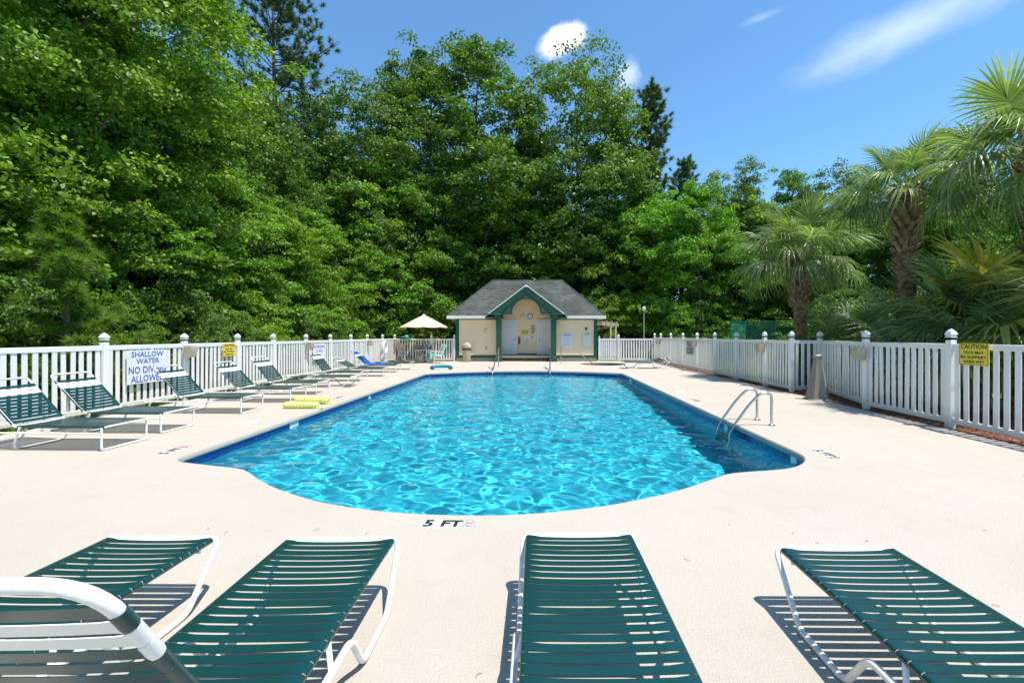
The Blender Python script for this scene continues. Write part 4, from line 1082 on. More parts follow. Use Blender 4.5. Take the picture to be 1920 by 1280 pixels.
def sack(name, label, cat, loc, s, mat, seed=0, strapm=None):
    q = random.Random(seed); t = empty(name, loc, q.uniform(-.4, .4), label, cat)
    prof = [(0, 0), (.42, .0), (.50, .12), (.49, .5), (.40, .85), (.2, 1.0), (0, .97)]
    b = MB(); b.lathe(prof, n=14); b.v = [((x * (1 + .12 * math.sin(5 * z + 3 * math.atan2(y, x) + seed))) * s[0], y * s[1], z * s[2]) for x, y, z in b.v]
    b.build('bag_body', mat, t)
    MB().tube(fillet([(-.2 * s[0], 0, s[2] * .9), (-.15 * s[0], 0, s[2] * 1.35), (.15 * s[0], 0, s[2] * 1.35), (.2 * s[0], 0, s[2] * .9)], .06), .010, 5).build('bag_handle', strapm or M_DARK, t)
    return t
sack('beach_bag', 'mauve beach bag on the left half of the patio table', 'bag', (-6.50, 24.72, .73), (.42, .30, .24), M_MAUVE, 2)
sack('beach_bag', 'big navy and white patterned beach bag on the patio table', 'bag', (-5.98, 24.68, .73), (.58, .34, .32), M_PATT, 5)
sack('beach_bag', 'pale bundle tucked under the patio table', 'bag', (-6.35, 24.55, 0), (.45, .32, .42), pbr('pale_fabric', (.60, .52, .46), .9, var=(9, 4), col2=(.30, .22, .19)), 8)
def sling_chair(label, loc, rz):
    t = empty('patio_chair', (*loc, 0), rz, label, 'chair')
    for s in (-1, 1):
        MB().tube(fillet([(s * .27, -.28, 0), (s * .27, -.24, .42), (s * .27, -.24, .62), (s * .27, .20, .64), (s * .27, .32, 0)], .09), .014, 7).build('side_frame', M_FRAME, t)
        MB().tube(fillet([(s * .24, -.24, .42), (s * .24, .18, .38), (s * .24, .42, .98)], .08), .013, 7).build('sling_rail', M_FRAME, t)
    MB().tube([(-.24, .42, .98), (.24, .42, .98)], .013, 7).build('top_bar', M_FRAME, t)
    vs = [(x, y, z) for y, z in ((-.22, .42), (-.02, .385), (.16, .385), (.24, .52), (.33, .76), (.41, .96)) for x in (-.235, .235)]
    b = MB(); b.add(vs, [(2 * i, 2 * i + 1, 2 * i + 3, 2 * i + 2) for i in range(5)]); ob = b.build('sling', pbr('sling_mesh', (.26, .20, .17), .8, var=(18, 4), col2=(.55, .50, .46)), t)
    so_ = ob.modifiers.new('thickness', 'SOLIDIFY'); so_.thickness = .006
    return t
sling_chair('white framed patio chair left of the table, draped with a towel', (-7.15, 24.6), R(62))
sling_chair('white framed patio chair right of the table with an aqua towel', (-5.32, 24.0), R(-52))
M_AQUA = pbr('aqua_terry', (.16, .62, .55), .95, spec=.1, bump=(60, .4)); M_CORAL = pbr('coral_terry', (.58, .27, .17), .95, spec=.1, var=(4, 5), col2=(.62, .50, .42), bump=(60, .4))
cloth('aqua_towel', 'aqua towel hanging over the back of the right patio chair', [(.50, .42), (.47, .80), (.44, 1.02), (.38, .96), (.30, .62)], -.22, .22, M_AQUA, (-5.32, 24.0, 0), R(-52), seed=5)
cloth('aqua_towel', 'aqua towel bunched on the seat of the right patio chair', [(-.30, .24), (-.26, .44), (-.05, .42), (.14, .41)], -.20, .20, M_AQUA, (-5.32, 24.0, 0), R(-52), seed=6, amp=.03)
cloth('coral_towel', 'coral and cream towel hanging behind the left patio chair', [(.50, .16), (.48, .62), (.44, 1.02), (.38, .95), (.31, .72)], -.22, .22, M_CORAL, (-7.15, 24.6, 0), R(62), seed=7)
t = empty('teal_hat', (-7.55, 26.08, 1.29), 0, 'teal sun hat resting on top of the far left corner of the fence', 'hat')
MB().lathe([(.30, .03), (.31, .0), (.20, .045), (.13, .07), (.125, .15), (.10, .20), (.05, .225), (0, .23)], n=18).build('hat_body', pbr('teal_cloth', (.03, .35, .36), .8, var=(8, 2)), t, rot=(R(-20), R(12), 0))
MB().lathe([(.132, .075), (.134, .10)], n=18).build('hat_band', M_TEAL, t, rot=(R(-20), R(12), 0))

# lamp post, green court enclosure
t = empty('lamp_post', (6.68, 28.6, 0), 0, 'thin grey lamp post with round white head beyond the pool house', 'lamp post')
MB().tube([(0, 0, -.05), (0, 0, 3.0)], [.045, .035], 8).build('pole', pbr('grey_post', (.38, .37, .33), .6), t)
MB().lathe([(.04, 2.98), (.10, 3.03), (.125, 3.12), (.11, 3.21), (.04, 3.27), (0, 3.28)], n=12).build('lamp_globe', M_SIGNW, t)
def screen_material():
    m, n, l, b = nodes('green_windscreen'); b.inputs['Base Color'].default_value = (.012, .17, .115, 1); b.inputs['Roughness'].default_value = .6
    tr = n.new('ShaderNodeBsdfTransparent'); mx = n.new('ShaderNodeMixShader'); mx.inputs[0].default_value = .62
    l.new(tr.outputs[0], mx.inputs[1]); l.new(b.outputs[0], mx.inputs[2]); l.new(mx.outputs[0], n['Material Output'].inputs[0]); return m
M_SCR = screen_material(); M_GPOST = pbr('green_coated_pipe', (.012, .14, .08), .4)
t = empty('court_fence', (11.6, 27.4, 0), 0, 'green chain link court enclosure behind the right fence', 'fence')
P_ = [(0, 0), (1.55, 1.2), (2.55, -.3), (3.6, -.5), (6.2, 1.2), (9.0, 2.4)]; hts = 2.35
for x, y in P_: MB().tube([(x, y, -.05), (x, y, hts)], .045, 8).build('post', M_GPOST, t)
for i in range(len(P_) - 1):
    a, b_ = Vector((*P_[i], 0)), Vector((*P_[i + 1], 0)); zz = Vector((0, 0, hts - .04))
    MB().tube([a + zz, b_ + zz], .03, 6).build('top_pipe', M_GPOST, t)
    if i < 2:
        MB().add([a + Vector((0, 0, .1)), b_ + Vector((0, 0, .1)), b_ + zz, a + zz], [(0, 1, 2, 3)]).build('windscreen', M_SCR, t, angle=None)
    wire = MB(); L = (b_ - a).length; d = (b_ - a).normalized(); s = .22; k = -hts
    while k < L:
        for sg in (0, 1):
            u0, u1 = max(0, k), min(L, k + hts)
            if u1 - u0 > .1:
                z0, z1 = (u0 - k), (u1 - k)
                if sg: z0, z1 = hts - z0, hts - z1
                wire.tube([a + d * u0 + Vector((0, 0, z0)), a + d * u1 + Vector((0, 0, z1))], .007, 3, caps=False)
        k += s
    wire.build('chain_mesh', M_GPOST, t)['kind'] = 'stuff'

# mulch, twigs, lawn tufts
def chips():
    rs = np.random.RandomState(3); n_ = 9000
    y = rs.uniform(2.5, 26, n_); x = 6.55 + rs.uniform(0, .62, n_) + np.where(rs.rand(n_) < .10, rs.uniform(-.35, 0, n_), 0)
    sel = rs.rand(n_) < .35; x = np.where(sel, 7.0 + rs.uniform(0, 2.2, n_), x); y = np.where(sel, rs.uniform(4, 16, n_), y)
    z = np.where(x < 6.56, .006, -.035 + rs.uniform(0, .05, n_))
    L = rs.uniform(.02, .06, n_); W = rs.uniform(.008, .02, n_); a = rs.uniform(0, 2 * PI, n_); tl = rs.normal(0, .35, n_)
    u = np.stack([np.cos(a), np.sin(a), tl * (x > 6.56)], 1) * L[:, None] / 2; v = np.stack([-np.sin(a), np.cos(a), rs.normal(0, .3, n_) * (x > 6.56)], 1) * W[:, None] / 2
    c = np.stack([x, y, z], 1)
    V = np.stack([c - u - v, c + u - v, c + u + v, c - u + v], 1).reshape(-1, 3)
    return V, np.arange(n_ * 4).reshape(-1, 4), rs.rand(n_)
def var_material(name, stops, rough=.6, transl=None, tscale=1.0, spec=.4, hue=True, tmix=.30):
    """face attribute var picks the colour between the stops; each object shifts a little"""
    m, n, l, b = nodes(name)
    at_ = n.new('ShaderNodeAttribute'); at_.attribute_name = 'var'
    r = n.new('ShaderNodeValToRGB'); el = r.color_ramp.elements
    while len(el) < len(stops): el.new(.5)
    for i, (p, c) in enumerate(stops): el[i].position = p; el[i].color = (*c, 1)
    l.new(at_.outputs['Fac'], r.inputs[0]); c = r.outputs[0]
    if hue:
        oi = n.new('ShaderNodeObjectInfo'); h = n.new('ShaderNodeHueSaturation')
        a = n.new('ShaderNodeMapRange'); a.inputs['To Min'].default_value = .482; a.inputs['To Max'].default_value = .516; l.new(oi.outputs['Random'], a.inputs['Value']); l.new(a.outputs[0], h.inputs['Hue'])
        k = n.new('ShaderNodeMath'); k.operation = 'FRACT'; k2 = n.new('ShaderNodeMath'); k2.operation = 'MULTIPLY'; k2.inputs[1].default_value = 7.31
        l.new(oi.outputs['Random'], k2.inputs[0]); l.new(k2.outputs[0], k.inputs[0])
        a2 = n.new('ShaderNodeMapRange'); a2.inputs['To Min'].default_value = .70; a2.inputs['To Max'].default_value = 1.22; l.new(k.outputs[0], a2.inputs['Value']); l.new(a2.outputs[0], h.inputs['Value'])
        l.new(c, h.inputs['Color']); c = h.outputs[0]
    l.new(c, b.inputs['Base Color']); b.inputs['Roughness'].default_value = rough; b.inputs['Specular IOR Level'].default_value = spec
    if transl:
        tl_ = n.new('ShaderNodeBsdfTranslucent'); mx = n.new('ShaderNodeMix'); mx.data_type = 'RGBA'; mx.blend_type = 'MULTIPLY'; mx.inputs[0].default_value = 1
        l.new(c, mx.inputs[6]); mx.inputs[7].default_value = (*transl, 1); l.new(mx.outputs[2], tl_.inputs[0])
        ms = n.new('ShaderNodeMixShader'); ms.inputs[0].default_value = tmix; l.new(b.outputs[0], ms.inputs[1]); l.new(tl_.outputs[0], ms.inputs[2]); l.new(ms.outputs[0], n['Material Output'].inputs[0])
    return m
V, Fq, a_ = chips()
tag(link('bark_mulch', np_mesh('bark_mulch', V, Fq, var_material('mulch', [(0, (.16, .045, .02)), (.5, (.34, .10, .045)), (1, (.46, .20, .10))], .9, hue=False), a_)), kind='stuff')
mb_ = MB(); mb_.box((6.87, 11.3, -.035), (.62, 30, .05)); mb_.box((8.0, 9.4, -.04), (1.7, 13, .04))
tag(mb_.build('mulch_bed', pbr('mulch_soil', (.17, .065, .035), .95, var=(30, 3), col2=(.08, .035, .02), bump=(60, 1.0))), kind='structure')
def grass(n_, boxes, hmin, hmax, seed):
    rs = np.random.RandomState(seed); bx = np.array(boxes, float); ar = (bx[:, 1] - bx[:, 0]) * (bx[:, 3] - bx[:, 2]) * bx[:, 4]; w = rs.choice(len(bx), n_, p=ar / ar.sum()); B_ = bx[w]
    x = B_[:, 0] + rs.rand(n_) * (B_[:, 1] - B_[:, 0]); y = B_[:, 2] + rs.rand(n_) * (B_[:, 3] - B_[:, 2]); h = rs.uniform(hmin, hmax, n_); a = rs.uniform(0, 2 * PI, n_)
    wd = h * .09 + .004; u = np.stack([np.cos(a), np.sin(a), 0 * a], 1) * wd[:, None]; c = np.stack([x, y, np.full(n_, -.05)], 1)
    tp = c + np.stack([rs.normal(0, .35, n_) * h, rs.normal(0, .35, n_) * h, h], 1)
    V = np.stack([c - u, c + u, tp], 1).reshape(-1, 3)
    return V, np.arange(n_ * 3).reshape(-1, 3), rs.rand(n_)
V, Fq, a_ = grass(42000, [(-10.5, -8.3, 5, 27, 2.0), (7.5, 13, 13, 34, .7), (-10, 8, 26.8, 31, 1.2)], .04, .12, 4)
tag(link('lawn_grass', np_mesh('lawn_grass', V, Fq, var_material('grass_blade', [(0, (.10, .16, .02)), (.6, (.19, .26, .04)), (1, (.30, .34, .08))], .6, (1.6, 1.7, .6), hue=False), a_)), kind='stuff')
b = MB(); q = random.Random(5)
for k in range(70):
    x, y = q.uniform(-4, 4), q.uniform(1.5, 3.6) if k < 26 else q.uniform(3.6, 12)
    if -4.6 < x < 3.5 and y > 3.6: x = q.choice([-1, 1]) * q.uniform(4.8, 6.2)
    a = q.uniform(0, 6.28); L = q.uniform(.012, .05)
    b.tube([(x, y, .004), (x + L * .5 * math.cos(a), y + L * .5 * math.sin(a), .006), (x + L * math.cos(a + .5), y + L * math.sin(a + .5), .004)], .0013, 4)
tag(b.build('pine_litter', pbr('dry_needle', (.12, .06, .025), .8)), kind='stuff')
# ---------------------------------------------------------------- vegetation
M_BARK = pbr('bark', (.115, .085, .060), .9, var=(4, 3), col2=(.055, .042, .030), bump=(14, .9, 5))
M_PBARK = pbr('pine_bark', (.17, .095, .060), .9, var=(5, 3), col2=(.07, .045, .032), bump=(10, .9, 5))
TL = (1.5, 1.7, .45)
M_LEAF = {
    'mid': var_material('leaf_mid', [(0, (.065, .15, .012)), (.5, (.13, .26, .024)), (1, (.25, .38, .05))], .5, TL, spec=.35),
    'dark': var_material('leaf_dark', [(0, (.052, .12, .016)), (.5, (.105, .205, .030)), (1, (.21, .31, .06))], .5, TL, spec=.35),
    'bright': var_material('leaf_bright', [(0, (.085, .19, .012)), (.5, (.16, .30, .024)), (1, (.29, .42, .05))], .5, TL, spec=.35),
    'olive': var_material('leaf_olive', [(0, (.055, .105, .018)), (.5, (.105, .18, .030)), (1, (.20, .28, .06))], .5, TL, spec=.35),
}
M_NEEDLE = var_material('pine_needle', [(0, (.045, .10, .026)), (.5, (.08, .155, .040)), (1, (.13, .21, .06))], .55, (1.3, 1.5, .6), spec=.35, tmix=.2)
M_YNEEDLE = var_material('young_pine_needle', [(0, (.15, .26, .02)), (1, (.30, .42, .06))], .5, (1.5, 1.6, .6), spec=.35)

def rand_dirs(rs, n):
    v = rs.normal(size=(n, 3)); return v / np.linalg.norm(v, axis=1, keepdims=True)

def leaf_quads(rs, C, O, size, up=.45, out=.65, rnd=.9):
    """diamond leaves with a fold at points C; O = outward directions"""
    n = len(C)
    N = O * out + np.array([0, 0, up]) + rand_dirs(rs, n) * rnd; N /= np.linalg.norm(N, axis=1, keepdims=True)
    A = rand_dirs(rs, n); U = np.cross(N, A); U /= np.linalg.norm(U, axis=1, keepdims=True); W = np.cross(N, U)
    s = (size * rs.uniform(.6, 1.25, n))[:, None]
    fold = N * s * .10
    V = np.stack([C - U * s * .55, C - W * s * .36 + fold, C + U * s * .55, C + W * s * .36 + fold], 1).reshape(-1, 3)
    return V, np.arange(n * 4).reshape(-1, 4)

def crown_mesh(name, seed, H, Rm, z0, lobes, subs, per, size, mat, prof, sub_r=.55, lobe_r=1.35, lump=.3, flat=.95, gap=.55):
    """a crown made of lobes, each lobe of leaf clumps; prof(t) gives the relative radius at relative height t"""
    rs = np.random.RandomState(seed); CC = []; LOB = []; RR = []
    tries = 0
    while len(LOB) < lobes and tries < 20000:
        tries += 1
        t = rs.rand(); a = rs.rand() * 2 * PI
        rr = prof(t) * Rm * (1 + lump * math.sin(2 * a + 5 * t + seed) * .6 + lump * rs.normal(0, .35))
        q = 1.0 if rs.rand() < .78 else math.sqrt(rs.rand())
        p = np.array([rr * q * math.cos(a), rr * q * math.sin(a), z0 + t * (H - z0)])
        if LOB and min(np.linalg.norm(p - l) for l in LOB) < lobe_r * gap: 
            if tries < 12000 * 1: continue
        LOB.append(p)
    pos = []; outd = []
    for L in LOB:
        lr = lobe_r * rs.uniform(.65, 1.25); ax = np.array([0, 0, L[2] - .2 * H * 0]);
        for k in range(subs):
            d = rand_dirs(rs, 1)[0]
            if d[2] < -.35: d[2] *= -.6
            c = L + d * lr * np.array([1, 1, flat]) * rs.uniform(.45, 1.0)
            sr_ = sub_r * rs.uniform(.6, 1.3); m = int(per * rs.uniform(.6, 1.4))
            dd = rand_dirs(rs, m); dd[:, 2] = np.where(dd[:, 2] < -.2, dd[:, 2] * -.5, dd[:, 2])
            rad = sr_ * rs.uniform(.35, 1.0, m) ** .6
            pos.append(c + dd * rad[:, None] * np.array([1, 1, .85])); outd.append(dd * .6 + d * .4)
    C = np.concatenate(pos); O = np.concatenate(outd)
    keep = C[:, 2] > .02; C, O = C[keep], O[keep]
    V, Fq = leaf_quads(rs, C, O, size)
    var = np.clip(rs.normal(.48, .22, len(C)) + .10 * np.sin(C[:, 0] * 1.1 + C[:, 2]) , 0, 1)
    return np_mesh(name, V, Fq, mat, var), [Vector(l) for l in LOB]

def trunk_mesh(name, seed, H, r0, lobs, mat, lean=.02, nl=14, top=.92, z_first=.2):
    q = random.Random(seed); b = MB(); pts = []; rad = []
    N = 12
    for i in range(N):
        s = i / (N - 1); pts.append(Vector((lean * H * math.sin(2.2 * s + seed) * s, lean * H * math.cos(1.7 * s + seed * 2) * s, -.1 + H * top * s))); rad.append(max(.02, r0 * (1.25 - .35 * min(1, s * 12)) * (1 - s) ** .75 + .015))
    b.tube(pts, rad, 9)
    ls = sorted(lobs, key=lambda l: q.random())[:nl]
    for l in ls:
        zz = max(H * z_first * .6, l.z - (Vector((l.x, l.y, 0)).length) * q.uniform(.6, 1.1)); s = min(.95, max(.05, zz / (H * top))); i = s * (N - 1); k = int(i)
        p0 = pts[k].lerp(pts[min(k + 1, N - 1)], i - k); rr = rad[k] * .5
        m = p0.lerp(l, .5) + Vector((q.uniform(-.3, .3), q.uniform(-.3, .3), q.uniform(-.35, .1)))
        b.tube([p0, p0.lerp(m, .5) + Vector((0, 0, .05)), m, m.lerp(l, .5), l], [rr, rr * .8, rr * .6, rr * .4, rr * .15 + .004], 6, caps=False)
    return b.mesh(name, mat, 60)

oval = lambda t: max(.12, math.sin(PI * min(1, (t * .86 + .12))) ** .7)
tall = lambda t: max(.10, (1 - t) ** .55 * min(1, .55 + t * 2.2))
broad = lambda t: max(.15, math.sin(PI * (t * .70 + .22)) ** .6)
full = lambda t: max(.16, math.sin(PI * (t * .72 + .20)) ** .55)
hill = lambda t: max(.12, (1 - t ** 2.2) ** .6)
VAR = {}
def variant(key, *a, H=15, r0=.22, bark=None, nl=14, **kw):
    me, lobs = crown_mesh('crown', a[0], H, *a[1:], **kw)
    VAR[key] = (me, trunk_mesh('trunk', a[0], H, r0, lobs, bark or M_BARK, nl=nl), H)
#            seed Rm  z0  lobes subs per size material profile
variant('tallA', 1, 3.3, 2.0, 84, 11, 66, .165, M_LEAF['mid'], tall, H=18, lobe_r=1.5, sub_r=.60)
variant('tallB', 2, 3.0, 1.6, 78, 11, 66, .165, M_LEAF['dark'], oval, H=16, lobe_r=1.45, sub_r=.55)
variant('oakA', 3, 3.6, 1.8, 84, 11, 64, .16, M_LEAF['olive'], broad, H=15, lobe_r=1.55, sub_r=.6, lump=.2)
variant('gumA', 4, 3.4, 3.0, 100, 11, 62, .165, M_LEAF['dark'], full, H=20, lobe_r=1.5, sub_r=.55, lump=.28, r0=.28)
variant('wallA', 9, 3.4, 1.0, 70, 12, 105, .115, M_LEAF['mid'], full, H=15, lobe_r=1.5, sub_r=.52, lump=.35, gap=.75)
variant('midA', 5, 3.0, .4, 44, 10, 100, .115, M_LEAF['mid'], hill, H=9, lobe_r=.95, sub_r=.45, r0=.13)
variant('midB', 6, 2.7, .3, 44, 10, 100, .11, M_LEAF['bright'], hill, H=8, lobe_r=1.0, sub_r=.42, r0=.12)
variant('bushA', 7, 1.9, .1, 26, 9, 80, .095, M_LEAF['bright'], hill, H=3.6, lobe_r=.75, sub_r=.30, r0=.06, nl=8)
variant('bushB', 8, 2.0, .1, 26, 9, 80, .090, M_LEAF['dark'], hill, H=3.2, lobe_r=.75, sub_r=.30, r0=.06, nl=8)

def pine_variant(key, seed, H, r0, tufts, z_lo, Rm, mat, nl_len, bark, shape, per=70, w=.012, tuft_r=1.0):
    rs = np.random.RandomState(seed); q = random.Random(seed); b = MB(); N = 14; pts = []; rad = []
    for i in range(N): s = i / (N - 1); pts.append(Vector((.015 * H * math.sin(2 * s + seed), .012 * H * math.cos(3 * s), -.1 + H * .99 * s))); rad.append(r0 * (1 - s) ** .8 + .012)
    b.tube(pts, rad, 9); tips = []; dirs = []
    nb = tufts // 7
    for k in range(nb):
        t = (k + q.random()) / nb; z = z_lo + (H - z_lo) * t; a = q.random() * 2 * PI; L = Rm * shape(t) * q.uniform(.6, 1.15)
        s = z / (H * .99); i = min(N - 2, int(s * (N - 1))); p0 = pts[i].lerp(pts[i + 1], s * (N - 1) - i)
        d = Vector((math.cos(a), math.sin(a), q.uniform(-.05, .45) + .5 * t)).normalized(); e = p0 + d * L + Vector((0, 0, .12 * L)); mdl = p0 + d * L * .5 - Vector((0, 0, .04 * L))
        rr = rad[i] * .38; b.tube([p0, mdl, e], [rr, rr * .6, .012], 5, caps=False)
        for j in range(7):
            u = q.uniform(.35, 1.0); c = p0.lerp(mdl, u * 2) if u < .5 else mdl.lerp(e, u * 2 - 1)
            sd = Vector((q.uniform(-1, 1), q.uniform(-1, 1), q.uniform(-.1, .8))).normalized() * q.uniform(.2, .6) * tuft_r
            tp = c + sd; b.tube([c, tp], [.014, .007], 3, caps=False); tips.append(tp); dirs.append((sd.normalized() * .6 + d * .4 + Vector((0, 0, .4))).normalized())
    V = []; var = []
    T = np.array([tuple(p) for p in tips]); D = np.array([tuple(p) for p in dirs]); n = len(T) * per
    c = np.repeat(T, per, 0); dd = np.repeat(D, per, 0) * .75 + rand_dirs(rs, n); dd /= np.linalg.norm(dd, axis=1, keepdims=True)
    st = c - np.repeat(D, per, 0) * rs.uniform(0, .22, n)[:, None] * tuft_r; L = nl_len * rs.uniform(.6, 1.1, n)
    u = np.cross(dd, rand_dirs(rs, n)); u /= np.linalg.norm(u, axis=1, keepdims=True); u *= w
    V = np.stack([st - u, st + u, st + dd * L[:, None] + np.array([0, 0, -.02])], 1).reshape(-1, 3)
    me = np_mesh('crown', V, np.arange(n * 3).reshape(-1, 3), mat, np.clip(rs.normal(.5, .25, n), 0, 1))
    VAR[key] = (me, b.mesh('trunk', bark, 60), H)
pine_variant('pineA', 21, 24, .30, 980, 9, 4.3, M_NEEDLE, .34, M_PBARK, lambda t: .35 + .65 * math.sin(PI * (.2 + .75 * t)), per=60, w=.022, tuft_r=1.35)
pine_variant('pineB', 22, 18, .24, 840, 3.5, 3.2, M_NEEDLE, .32, M_PBARK, lambda t: (1 - t) * .75 + .25, per=60, w=.022, tuft_r=1.2)
pine_variant('youngPine', 23, 3.8, .07, 300, .3, 1.25, M_YNEEDLE, .22, M_PBARK, lambda t: (1 - t) * .9 + .15, per=130, w=.0085, tuft_r=.40)

TG = 'trees of the wood behind the pool'
tq = random.Random(99)
def tree(name, key, x, y, h, label, sx=1.0, rot=None, cat='tree', group=TG):
    me, tr, H = VAR[key]; s = h / H; t = empty(name, (x, y, -.05), rot if rot is not None else tq.uniform(0, 6.28), label, cat, group)
    t.scale = (s * sx, s * sx, s)
    link('trunk', tr, t); link('crown', me, t)
    return t
def px2(px, py_top, Y): return ((px - 1008) * Y / F, Y, (EYE + (628 - py_top) * Y / F) * (.95 if py_top < 400 else 1))
# ---- the wood: (kind, variant, px, top py, distance, width factor, label)
ROW = [
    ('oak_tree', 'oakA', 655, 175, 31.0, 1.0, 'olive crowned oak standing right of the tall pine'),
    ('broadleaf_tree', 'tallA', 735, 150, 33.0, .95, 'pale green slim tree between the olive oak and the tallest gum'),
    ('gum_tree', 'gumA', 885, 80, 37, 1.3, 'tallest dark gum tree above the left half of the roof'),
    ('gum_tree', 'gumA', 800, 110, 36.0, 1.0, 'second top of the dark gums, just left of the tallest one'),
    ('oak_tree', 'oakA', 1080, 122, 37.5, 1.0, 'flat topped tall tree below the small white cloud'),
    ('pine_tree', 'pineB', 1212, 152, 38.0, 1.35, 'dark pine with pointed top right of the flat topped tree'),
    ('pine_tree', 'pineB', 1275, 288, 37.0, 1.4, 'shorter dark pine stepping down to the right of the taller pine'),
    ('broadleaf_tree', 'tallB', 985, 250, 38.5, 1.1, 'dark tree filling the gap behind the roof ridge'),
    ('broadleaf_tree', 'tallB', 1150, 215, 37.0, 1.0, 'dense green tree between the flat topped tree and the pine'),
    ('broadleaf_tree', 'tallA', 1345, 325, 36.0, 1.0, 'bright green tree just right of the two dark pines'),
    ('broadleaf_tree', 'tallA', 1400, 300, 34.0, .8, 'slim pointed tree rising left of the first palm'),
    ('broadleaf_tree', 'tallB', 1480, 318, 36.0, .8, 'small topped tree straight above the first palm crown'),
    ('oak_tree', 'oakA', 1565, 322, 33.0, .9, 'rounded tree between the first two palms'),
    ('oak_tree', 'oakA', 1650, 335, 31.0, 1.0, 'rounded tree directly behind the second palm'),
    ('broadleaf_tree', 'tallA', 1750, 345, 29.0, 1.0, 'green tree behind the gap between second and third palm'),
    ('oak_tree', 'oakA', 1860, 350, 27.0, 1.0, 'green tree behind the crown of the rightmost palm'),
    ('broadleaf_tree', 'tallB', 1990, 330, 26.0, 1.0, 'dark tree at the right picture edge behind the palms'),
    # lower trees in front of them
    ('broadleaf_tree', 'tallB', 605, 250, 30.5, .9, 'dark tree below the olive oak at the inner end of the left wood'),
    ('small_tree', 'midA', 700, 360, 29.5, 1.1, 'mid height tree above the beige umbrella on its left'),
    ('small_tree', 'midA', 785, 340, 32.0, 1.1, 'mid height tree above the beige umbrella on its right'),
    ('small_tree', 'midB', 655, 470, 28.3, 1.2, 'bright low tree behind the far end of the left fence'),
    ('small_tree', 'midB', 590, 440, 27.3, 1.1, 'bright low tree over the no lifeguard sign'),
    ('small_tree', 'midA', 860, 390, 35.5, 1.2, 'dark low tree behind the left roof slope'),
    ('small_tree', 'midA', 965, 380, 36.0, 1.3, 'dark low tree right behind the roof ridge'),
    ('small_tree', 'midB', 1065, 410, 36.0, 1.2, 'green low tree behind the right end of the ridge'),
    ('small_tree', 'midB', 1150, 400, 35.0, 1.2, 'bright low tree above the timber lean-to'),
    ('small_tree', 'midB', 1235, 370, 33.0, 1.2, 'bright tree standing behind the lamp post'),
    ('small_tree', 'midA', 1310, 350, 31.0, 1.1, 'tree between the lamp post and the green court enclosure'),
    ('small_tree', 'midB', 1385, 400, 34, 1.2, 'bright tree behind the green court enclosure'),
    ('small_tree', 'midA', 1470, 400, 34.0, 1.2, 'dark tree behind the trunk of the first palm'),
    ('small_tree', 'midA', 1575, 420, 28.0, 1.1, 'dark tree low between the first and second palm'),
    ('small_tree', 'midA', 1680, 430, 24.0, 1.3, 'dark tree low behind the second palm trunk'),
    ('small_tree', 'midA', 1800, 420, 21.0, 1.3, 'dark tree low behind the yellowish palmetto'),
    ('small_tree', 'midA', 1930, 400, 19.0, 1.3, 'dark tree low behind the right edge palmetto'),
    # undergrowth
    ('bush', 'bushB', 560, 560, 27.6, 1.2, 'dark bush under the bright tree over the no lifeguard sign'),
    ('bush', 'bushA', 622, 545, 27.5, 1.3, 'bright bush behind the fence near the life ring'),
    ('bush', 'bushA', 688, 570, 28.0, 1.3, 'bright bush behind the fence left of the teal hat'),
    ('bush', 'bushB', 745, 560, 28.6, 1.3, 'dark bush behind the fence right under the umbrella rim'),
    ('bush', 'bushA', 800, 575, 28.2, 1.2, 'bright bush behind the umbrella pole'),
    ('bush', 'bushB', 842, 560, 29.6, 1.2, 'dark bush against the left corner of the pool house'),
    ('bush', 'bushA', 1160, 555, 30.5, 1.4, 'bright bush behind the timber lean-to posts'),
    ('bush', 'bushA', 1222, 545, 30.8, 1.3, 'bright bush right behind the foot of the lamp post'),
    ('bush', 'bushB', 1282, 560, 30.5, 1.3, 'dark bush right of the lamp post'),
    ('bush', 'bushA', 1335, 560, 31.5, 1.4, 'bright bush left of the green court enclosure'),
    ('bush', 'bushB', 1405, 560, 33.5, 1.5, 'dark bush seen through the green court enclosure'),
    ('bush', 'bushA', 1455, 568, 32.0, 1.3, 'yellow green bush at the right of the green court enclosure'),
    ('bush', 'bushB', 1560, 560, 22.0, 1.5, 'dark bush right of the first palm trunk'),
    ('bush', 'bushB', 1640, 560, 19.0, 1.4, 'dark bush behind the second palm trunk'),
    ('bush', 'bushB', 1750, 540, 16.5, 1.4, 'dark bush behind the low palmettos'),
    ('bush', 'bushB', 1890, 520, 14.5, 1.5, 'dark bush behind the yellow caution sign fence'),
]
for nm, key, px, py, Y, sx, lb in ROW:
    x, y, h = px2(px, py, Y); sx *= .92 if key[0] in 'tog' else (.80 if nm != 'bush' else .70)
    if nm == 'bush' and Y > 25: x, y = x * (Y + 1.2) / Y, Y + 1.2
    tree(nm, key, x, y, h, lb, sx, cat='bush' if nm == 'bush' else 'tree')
x, y, h = px2(520, -60, 29); tree('pine_tree', 'pineA', x, y, h, 'tall open pine against the sky at the top left', 1.05, rot=.6)
